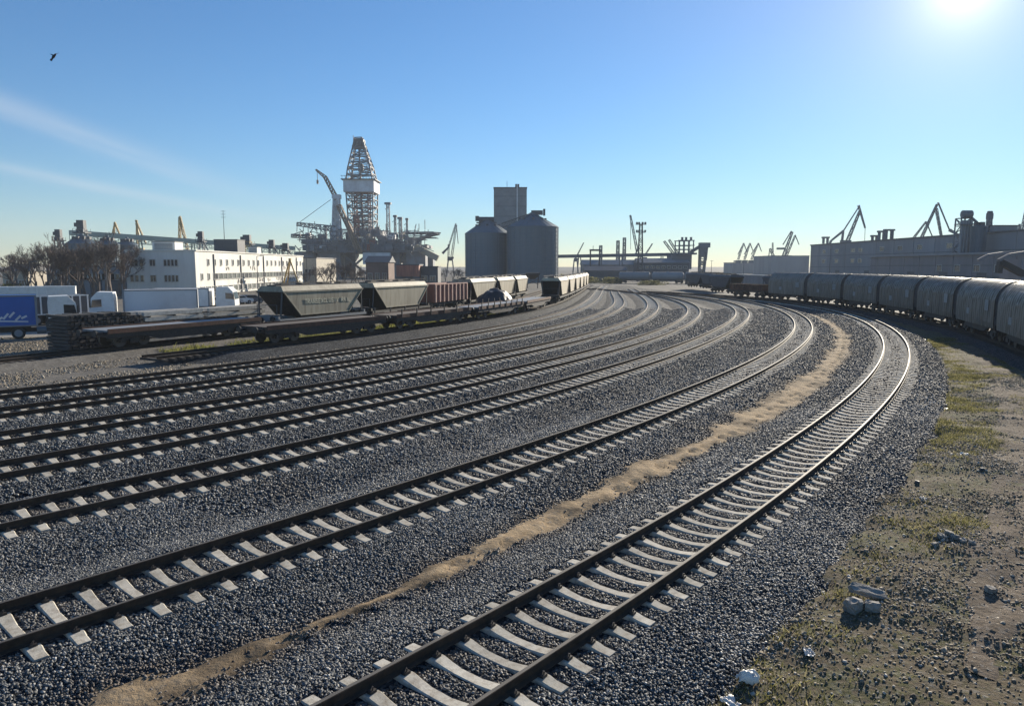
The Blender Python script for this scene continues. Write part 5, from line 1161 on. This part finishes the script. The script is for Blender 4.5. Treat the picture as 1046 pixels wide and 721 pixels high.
# ------------------------------------------------------------------ harbour sheds along the far side
def side_hall(name, label, xf, y0, y1, depth, zt, m, panel, roof_over=.3, wins=None, rm=None):
    """hall whose long face looks towards the tracks (towards -x)"""
    r = thing(name, label, 'warehouse', (xf, (y0 + y1) / 2, 0)); hy = (y1 - y0) / 2
    MB().box(0, depth, -hy, hy, GZ - .2, zt).build('wall', m, r)
    MB().box(-roof_over, depth + .3, -hy - .3, hy + .3, zt + .003, zt + .5).build('roof', rm or M_DKGREY, r)
    b = MB(); u = -hy + panel
    while u < hy: b.box(-.14, -.003, u - .12, u + .12, GZ, zt); u += panel
    b.build('pilasters', m, r)
    b = MB()
    for zz in (zt * .36, zt * .68): b.box(-.10, -.004, -hy, hy, zz - .07, zz + .07)
    b.build('cladding_joints', M_DKGREY, r)
    for u in np.arange(-hy + panel * 1.5, hy - panel, panel * 2): MB().box(-.09, -.005, u - 1.8, u + 1.8, GZ, 3.9).build('door', M_DKGREY, r)
    for (u, z, w, h) in (wins or []): window(r, (0, u, z), (0, -1, 0), w, h, M_GLASS, 2)
    return r
side_hall('harbour_warehouse', 'very long grey harbour warehouse wall rising toward the picture edge', 131.5, 130, 322, 40, 14.4, M_SHED, 12.2, wins=[(u, z, 3.0, 1.4) for u in (-84, -78, -60, -54, -42, -20, -12, -6, 10, 22, 34, 50, 56, 70, 82) for z in (11.6, 7.6)])
side_hall('harbour_annex', 'lower mauve grey annex in front of the long harbour warehouse', 116, 120, 236, 15.3, 8.4, M_SHED2, 8.0, .8, wins=[(u, 5.0, 2.4, 1.6) for u in (-20, -12, -4, 4, 12, 20)], rm=M_SHED)
block('hazy_warehouse', 'pale hazy warehouse beyond the crossed boom crane', X(788, 520), X(826, 520), 520, 560, Z(261.5, 520), M_SHED)
block('hazy_warehouse', 'low hazy quay building behind the row of three slim cranes', X(748, 600), X(790, 600), 600, 625, Z(268.5, 600), M_SHED)
block('roof_house', 'small square house on the warehouse roof beside the pipework tower', 146, 153, 222, 230, Z(231, 222), M_SHED, zb=15.7)
YT = 205
r = thing('pipework_tower', 'tower of vertical pipes and a rounded head before the harbour warehouse', 'tower', (X(985, YT, 10), YT, GZ)); zt = Z(219, YT) - GZ; k = YT / F
for dx in (-5, -1.5, 2, 6): MB().tube((dx * k, 0, 0), (dx * k * .8, 0, zt * .92), .45, n=10).build('pipe', M_GREY, r)
MB().lattice((0, 1.5, 0), (0, 1.5, zt * .95), 3.2, 2.6, 9, .2).build('frame', M_CRANE, r)
b = MB(); b.tube((-4.5 * k, 0, zt), (4.5 * k, 0, zt), 1.1, n=14); b.box(-9 * k, 9 * k, -1.4, 1.4, zt - 2.9, zt - 2.6); b.build('head', M_CRANE, r)
MB().tube((3 * k, 0, zt - .5), (21 * k, 0, zt - 4.6), .4, n=8).build('spout', M_CRANE, r)
YT = 200
bin_('tall slim pale silo beside the pipework tower before the harbour warehouse', 992.5, 1004.5, YT, 232, 229, None, n=28, rings=10)
r = thing('vent_tower', 'thin dark vent tower on the warehouse roof beyond the slim silo', 'tower', (X(1009.5, 225, 15), 225, 15.6)); MB().lattice((0, 0, 0), (0, 0, Z(216, 225) - 15.6), 1.1, .8, 7, .2).build('frame', M_CRANE, r); MB().box(-.7, .7, -.7, .7, 4.2, 6.0).build('head', M_CRANE, r)
for px, py, Y, w, lab in ((843, 243.5, 330, 2.6, 'small square vent on the warehouse roof nearest its far end'), (893, 242, 300, 2.4, 'small dark vent on the warehouse roof, first after the luffing crane'), (900, 237.5, 295, 2.6, 'twin post vent on the warehouse roof in the middle'), (907.5, 236, 290, 3.4, 'bulky vent hood on the warehouse roof before the small low crane')):
    z1 = Z(py, Y); r = thing('roof_vent', lab, 'vent', (max(133, X(px, Y, 15)), Y if X(px, Y, 15) >= 133 else Y + 4, 15.6)); h = max(1.5, z1 - 15.6)
    b = MB(); b.box(-w * .5, -w * .2, -.5, .5, 0, h); b.box(w * .2, w * .5, -.5, .5, 0, h); b.build('posts', M_CRANE, r); MB().box(-w * .6, w * .6, -.8, .8, h + .01, h + .7).build('cap', M_CRANE, r)
# canopy shed at the right with a slanting brace
r = thing('loading_canopy', 'dark loading canopy with a curved roof and slanting arm behind the nearest covered wagon', 'canopy', (X(1040, 112, 6), 112, GZ)); k = 112 / F
z = lambda py: Z(py + 3, 112) - GZ
b = MB(); arc = [(-20 * k, z(263)), (-10 * k, z(257.5)), (6 * k, z(255)), (30 * k, z(254))]
for (a, c), (d, e) in zip(arc[:-1], arc[1:]): b.beam((a, 0, c), (d, 0, e), .5, .45); b.beam((a, 5, c), (d, 5, e), .5, .45)
b.build('roof_edge', M_SHED2, r); b = MB(); b.beam((-19 * k, 0, z(276)), (-18 * k, 0, z(264)), .7); b.beam((-18 * k, 0, z(265)), (6 * k, 0, z(277)), .9); b.build('slanting_arm', M_BLACK, r)
MB().box(4 * k, 26 * k, 0, 5, 0, z(262)).build('body', M_SHED2, r)
# low wall behind the covered train
r = thing('boundary_wall', 'low concrete wall with a pale coping behind the covered train', 'wall'); b = MB(); c = MB(); wp = [(64, 40), (68, 75), (72, 110), (76, 160), (80, 230), (88, 320)]
for (a, bb), (d, e) in zip(wp[:-1], wp[1:]): b.beam((a, bb, .9), (d, e, .9), .3, 3.2); c.beam((a, bb, 2.58), (d, e, 2.58), .5, .14)
b.build('wall', M_SHED2, r); c.build('coping', M_WHITE, r)

# ------------------------------------------------------------------ bare winter trees
def bare_tree(seed, h, spread, levels=5, m=M_BARK):
    rng = random.Random(seed); trunk = MB(); tw = MB()
    def grow(b, p, d, L, r, lv):
        q = p + d * L; (trunk if lv >= levels - 1 else tw).tube(p, q, r, r * .68, n=6 if lv > 2 else 3, cap=False)
        if lv == 0: return
        nk = 3 if lv > 2 else rng.choice((3, 4, 4))
        for k in range(nk):
            ax = Vector((rng.gauss(0, 1), rng.gauss(0, 1), rng.gauss(0, .5))).normalized()
            nd = (d * 1.0 + ax * spread * rng.uniform(.6, 1.2) + Vector((0, 0, .18))).normalized(); grow(b, p + d * L * rng.uniform(.55, 1), nd, L * rng.uniform(.58, .82), max(.013, r * rng.uniform(.45, .62)), lv - 1)
    grow(None, Vector((0, 0, -.3)), Vector((rng.gauss(0, .05), rng.gauss(0, .05), 1)).normalized(), h * .27, h * .021, levels)
    return trunk.mesh('trunk', m, fix=False), tw.mesh('crown', m, fix=False)
PROTO = [bare_tree(s, 10, sp, lv) for s, sp, lv in ((3, .55, 6), (8, .7, 6), (21, .5, 6), (34, .8, 6), (55, .62, 6))]
def tree(px, Y, h, k, label, group):
    r = thing('bare_tree', label, 'tree', (X(px, Y, 0), Y, GZ), RNG.uniform(0, 6.28), group); s = h / 10; r.scale = (s * RNG.uniform(.85, 1.15), s * RNG.uniform(.85, 1.15), s)
    link('trunk', PROTO[k][0], r); link('crown', PROTO[k][1], r)
for i, px in enumerate((14, 22, 30, 37, 46, 50, 56, 63, 68, 75, 82, 88, 95, 101, 108, 114, 121, 128)):
    Y = 132 + RNG.uniform(-10, 18); top = 252 - 8 * math.sin(min(1, max(0, (px - 14) / 60)) * 1.5) + RNG.uniform(-3, 5); tree(px, Y, (Z(top, Y) - GZ) * 1.35, i % 5, 'bare winter tree in the row before the long grey shed', 'bare trees before the long grey shed')
for i, px in enumerate((314, 322, 331, 338, 345, 352, 359, 366, 373)):
    Y = 178 + RNG.uniform(-10, 20); tree(px, Y, (Z(266 - 14 * math.exp(-((px - 345) / 18) ** 2), Y) - GZ), (i + 2) % 5, 'bare winter tree in the dark clump below the drilling rig', 'bare trees below the drilling rig')
for i, px in enumerate((442, 449, 455, 462, 468, 474)):
    Y = 250 + RNG.uniform(-10, 20); tree(px, Y, (Z(268, Y) - GZ), (i + 1) % 5, 'bare hazy tree between the rig and the shorter silo', 'bare trees between rig and silo')
def shrub_mesh(seed, n=900):
    rng = np.random.default_rng(seed); th = rng.uniform(0, 6.28, n); r = rng.uniform(0, 1, n) ** .5; z = rng.uniform(0, 1, n); rr = r * np.sqrt(np.clip(1 - (z - .35) ** 2 * 1.8, .05, 1)) * (1 + .25 * np.sin(th * 3 + seed))
    c = np.stack([rr * np.cos(th), rr * np.sin(th), z], 1); o = rng.normal(0, .07, (n, 3, 3)); v = (c[:, None, :] + o).reshape(-1, 3)
    return np_mesh('foliage', v, np.arange(n * 3).reshape(-1, 3), M_GRASS, np.repeat(rng.beta(2, 4, n), 3))
SH = [shrub_mesh(k) for k in (1, 2, 3)]
for i, (px, Y, w, h, lab) in enumerate(((12, 150, 3.0, 2.6, 'dark evergreen bush beside the cream shed'), (20, 146, 2.2, 2.2, 'dark evergreen bush before the end of the long grey shed'), (578, 272, 4, 3, 'low bush at the foot of the taller silo'), (600, 268, 5, 2.4, 'low bush before the dark low shed'), (625, 262, 5, 2.2, 'low bush beside the pale tank wagons'), (665, 240, 5, 1.5, 'low bush at the throat of the yard under the lighting mast'))):
    o = link('bush', SH[i % 3]); o.location = (X(px, Y, 0), Y, GZ - .1); o.scale = (w, w * .8, h); o.rotation_euler = (0, 0, i * 1.3); tag(o, lab, 'bush')

# ------------------------------------------------------------------ rubble, litter and the bird
def rock(name, p, sx, sy, sz, rz, m, label, cat, seed, tilt=0., group=None):
    rng = np.random.default_rng(seed); import bmesh
    b = bmesh.new(); bmesh.ops.create_cube(b, size=1); bmesh.ops.subdivide_edges(b, edges=b.edges, cuts=3, use_grid_fill=True)
    for v in b.verts:
        c = v.co; k = max(abs(c.x), abs(c.y), abs(c.z)) / max(1e-6, c.length); v.co = c * (.72 + .28 * (k if k < 1 else 1)) + Vector(rng.normal(0, .05, 3)); v.co.x *= sx; v.co.y *= sy; v.co.z *= sz
    me = bpy.data.meshes.new(name); b.to_mesh(me); b.free(); me.materials.append(m); o = link(name, me); o.location = p; o.rotation_euler = (tilt, tilt * .6, rz); return tag(o, label, cat, group)
def vz(px, py):
    p = at(px, py, z=-.42); return Vector((p.x, p.y, float(verge_h(np.array([p.x]), np.array([p.y]))[0])))
p = vz(884, 610); rock('concrete_slab', p + Vector((.08, .12, .12)), .62, .22, .10, -.15, M_CHUNK, 'flat slab of broken concrete lying on top of the rubble clump', 'concrete', 4, .35)
p = vz(872, 618); rock('concrete_chunk', p + Vector((0, 0, .09)), .30, .24, .24, .6, M_CHUNK, 'rounded chunk of broken concrete under the flat slab', 'concrete', 5)
p = vz(891, 619); rock('concrete_chunk', p + Vector((0, 0, .06)), .26, .2, .18, -.4, M_CHUNK, 'smaller chunk of broken concrete at the end of the flat slab', 'concrete', 6)
for i, (px, py, s, lab) in enumerate(((962, 549, .2, 'pale stone at the near end of the rubble heap'), (969, 546, .26, 'large pale stone on top of the rubble heap'), (976, 549, .2, 'pale stone in the middle of the rubble heap beside the dark hollow'), (955, 556, .16, 'lone pale stone a little below the rubble heap'), (984, 553, .18, 'grey stone at the dark end of the rubble heap'), (993, 556, .16, 'small grey stone trailing off from the rubble heap'), (1012, 603, .2, 'grey stone at the picture edge on the rough verge'), (937, 492, .14, 'small dark stone in the grass by the ballast edge'), (1003, 480, .15, 'dark stone beside the trodden earth path'))):
    p = vz(px, py); s *= .7; rock('stone', p + Vector((0, 0, s * .25)), s * 1.3, s, s * .8, i * 1.1, M_CHUNK if 'dark' not in lab.split()[0:2] else M_DKGREY, lab, 'stone', 30 + i, .2)
def litter(name, p, w, h, m, label, cat, seed, upright=0.):
    n = 16; us = np.linspace(-1, 1, n); uu, vv = np.meshgrid(us, us); r = np.maximum(abs(uu), abs(vv))
    z = (upright * np.clip(1 - r ** 2, 0, 1) + vnoise(uu * 2.2, vv * 2.2, 1, seed) * .45 + vnoise(uu * 6, vv * 6, 1, seed + 3) * .22) * h
    rr = 1 + .3 * vnoise(uu * 2, vv * 2, 1, seed + 7); v = np.stack([uu * w * rr, vv * w * .7 * rr, z + .03], -1).reshape(-1, 3)
    i = np.arange(n - 1)[:, None] * n + np.arange(n - 1)[None, :]; f = np.stack([i, i + 1, i + n + 1, i + n], -1).reshape(-1, 4)
    o = link(name, np_mesh(name, v, f, m)); o.location = p; o.rotation_euler = (0, 0, seed); 
    md = o.modifiers.new('thickness', 'SOLIDIFY'); md.thickness = .006; return tag(o, label, cat)
p = vz(764, 692); litter('plastic_bag', p, .16, .13, M_PLASTIC, 'crumpled white plastic bag at the foot of the ballast', 'bag', 3, 1.0)
p = vz(745, 712); litter('plastic_scrap', p, .13, .06, M_PLASTIC, 'flat white plastic scrap near the crumpled bag at the picture bottom', 'litter', 5)
for i, (px, py, w, lab) in enumerate(((827, 662, .1, 'torn pale wrapper on the verge above the crumpled bag'), (985, 464, .13, 'white paper scrap on the verge by the earth path'), (968, 415, .2, 'white paper scrap in the grass, farther up the verge than the others'), (943, 510, .09, 'small white scrap on the grass near the ballast edge'), (947, 346, .45, 'long pale sheet of litter at the edge of the wagon shadow'))):
    litter('paper_scrap', vz(px, py), w, .08 if w < .3 else .12, M_PLASTIC, lab, 'litter', 11 + i)
pb = at(54.5, 57.5, y=42); r = MB()
bd_ = thing('bird', 'black bird flying alone high in the blue sky', 'bird', pb, 0)
b = MB(); a = Vector((-.10, 0, -.16)); c = Vector((.16, 0, .13))
st = [(0, .02), (.15, .05), (.4, .075), (.7, .055), (.85, .05), (.95, .03), (1, .008)]; n = 8; vs = []; fs = []; dd_ = (c - a).normalized(); s1 = Vector((0, 1, 0)); s2 = dd_.cross(s1)
for t, rr in st: vs += [a.lerp(c, t) + (s1 * math.cos(6.2832 * i / n) + s2 * math.sin(6.2832 * i / n)) * rr for i in range(n)]
for kk in range(len(st) - 1): fs += [(kk * n + i, kk * n + (i + 1) % n, (kk + 1) * n + (i + 1) % n, (kk + 1) * n + i) for i in range(n)]
b.add(vs, fs)
for side, tip in ((1, Vector((-.26, -.1, .12))), (-1, Vector((.26, .12, .22)))):
    m0 = a.lerp(c, .45); m1 = a.lerp(c, .75); q1 = m0.lerp(tip, .6) + Vector((0, 0, .04)); b.add([m0, m1, tip, q1, m0 + Vector((0, .02, 0)), m1 + Vector((0, .02, 0)), tip + Vector((0, .01, 0)), q1 + Vector((0, .02, 0))], MB.BOXF)
b.add([a + Vector((-.02, -.05, 0)), a + Vector((.03, .05, 0)), a + Vector((-.05, .08, -.1)), a + Vector((-.09, -.04, -.08)), a + Vector((-.02, -.05, .02)), a + Vector((.03, .05, .02)), a + Vector((-.05, .08, -.08)), a + Vector((-.09, -.04, -.06))], MB.BOXF)
b.build('body', M_FEATHER, bd_)

# ------------------------------------------------------------------ haze, sky, sun, camera
SUN_EL, SUN_AZ = R(17.5), R(30.7)
dv_ = Vector((math.sin(SUN_AZ) * math.cos(SUN_EL), math.cos(SUN_AZ) * math.cos(SUN_EL), math.sin(SUN_EL)))
HAZE = 0.00024
hb = MB(); hb.box(-1100, 1100, -60, 1300, -2.2, 76); hm = bpy.data.materials.new('thin_haze'); hm.use_nodes = True; ht = NT(hm.node_tree); ht.n.remove(ht.n['Principled BSDF'])
pv = ht.new('ShaderNodeVolumePrincipled'); pv.inputs['Color'].default_value = (.80, .88, .97, 1); pv.inputs['Density'].default_value = HAZE; pv.inputs['Anisotropy'].default_value = .0
ht.l.new(pv.outputs[0], ht.n['Material Output'].inputs['Volume']); ho = hb.build('haze', hm); tag(ho, kind='stuff'); ho['label'] = 'thin pale haze over the harbour'

w = bpy.data.worlds.new('World'); scene.world = w; w.use_nodes = True; t = NT(w.node_tree); bg = t.n['Background']
sky = t.n.new('ShaderNodeTexSky'); sky.sky_type = 'NISHITA'; sky.sun_disc = False; sky.sun_elevation = SUN_EL; sky.sun_rotation = SUN_AZ; sky.altitude = 0; sky.air_density = 1.0; sky.dust_density = 0.0; sky.ozone_density = 2.2
g = t.n.new('ShaderNodeTexCoord').outputs['Generated']; sx = t.n.new('ShaderNodeSeparateXYZ'); t.l.new(g, sx.inputs[0])
az = t.math('ARCTAN2', sx.outputs[0], sx.outputs[1]); el = t.math('ARCSINE', sx.outputs[2])
def wisp(e0, slope, wid, azc, azw, seed):
    """one long cirrus streak: centre elevation, slope with azimuth, width"""
    v = t.math('SUBTRACT', t.math('SUBTRACT', el, e0), t.math('MULTIPLY', t.math('SUBTRACT', az, azc), slope))
    cv = t.new('ShaderNodeCombineXYZ', i_0=t.math('MULTIPLY', az, 5.0), i_1=t.math('MULTIPLY', v, 60.0), i_2=float(seed))
    n = t.noise(cv.outputs[0], 1.0, 6, .6); v = t.math('ADD', v, t.math('MULTIPLY', t.math('SUBTRACT', n, .5), wid * 1.2))
    a = t.math('POWER', 2.718, t.math('MULTIPLY', t.math('POWER', t.math('ABSOLUTE', t.math('DIVIDE', v, wid)), 2.0), -1.0))
    b = t.math('POWER', 2.718, t.math('MULTIPLY', t.math('POWER', t.math('ABSOLUTE', t.math('DIVIDE', t.math('SUBTRACT', az, azc), azw)), 2.5), -1.0))
    return t.math('MULTIPLY', t.math('MULTIPLY', a, b), t.math('MULTIPLY', n, 1.7))
m_ = t.math('ADD', wisp(R(10.2), -.32, R(.8), R(-35), R(13), 3), t.math('MULTIPLY', wisp(R(5.8), -.17, R(.42), R(-32), R(14), 9), .8))
m_ = t.math('MULTIPLY', m_, .3, clamp=True)
hz_ = t.math('POWER', 2.718, t.math('MULTIPLY', t.math('MAXIMUM', el, 0.0), -9.0))
tint = t.mix(hz_, (.56, .92, 1.25), (.86, .95, 1.14)); skyc = t.mix(1.0, sky.outputs[0], tint, 'MULTIPLY')
dn_ = t.new('ShaderNodeVectorMath', operation='DOT_PRODUCT', i_0=g, i_1=tuple(dv_)); ang_ = t.math('ARCCOSINE', t.math('MINIMUM', dn_.outputs['Value'], 1.0))
gl_ = t.math('ADD', t.math('MULTIPLY', t.math('POWER', 2.718, t.math('DIVIDE', ang_, -R(11.0))), 3.8), t.math('MULTIPLY', t.math('POWER', 2.718, t.math('DIVIDE', ang_, -R(1.6))), 9.0))
skyc = t.mix(1.0, skyc, t.mix(1.0, t.new('ShaderNodeCombineColor', i_0=gl_, i_1=gl_, i_2=gl_).outputs[0], (1.2, 1.0, .84), 'MULTIPLY'), 'ADD')
cl = t.mix(m_, skyc, (7.5, 7.8, 8.2))
t.l.new(cl, bg.inputs['Color']); bg.inputs['Strength'].default_value = .057
sd = bpy.data.lights.new('sun', 'SUN'); sd.energy = 5.0; sd.angle = R(.5); sd.color = (1.0, .90, .74); so = link('sun', sd)
so.rotation_euler = dv_.to_track_quat('Z', 'Y').to_euler()
cd = bpy.data.cameras.new('camera'); cam = link('camera', cd); cam.location = (0, 0, CAMH); cam.rotation_euler = (R(90) - PITCH, 0, 0)
cd.sensor_width = 36; cd.lens = 36 * F / 1046; cd.clip_start = .1; cd.clip_end = 9000; scene.camera = cam
vs_ = scene.view_settings; vs_.view_transform = 'Standard'; vs_.look = 'None'; vs_.exposure = .9; vs_.gamma = 1; vs_.use_curve_mapping = False
cy = scene.cycles; cy.use_denoising = True; cy.max_bounces = 6; cy.diffuse_bounces = 2; cy.glossy_bounces = 2; cy.volume_bounces = 0; cy.caustics_reflective = False; cy.caustics_refractive = False
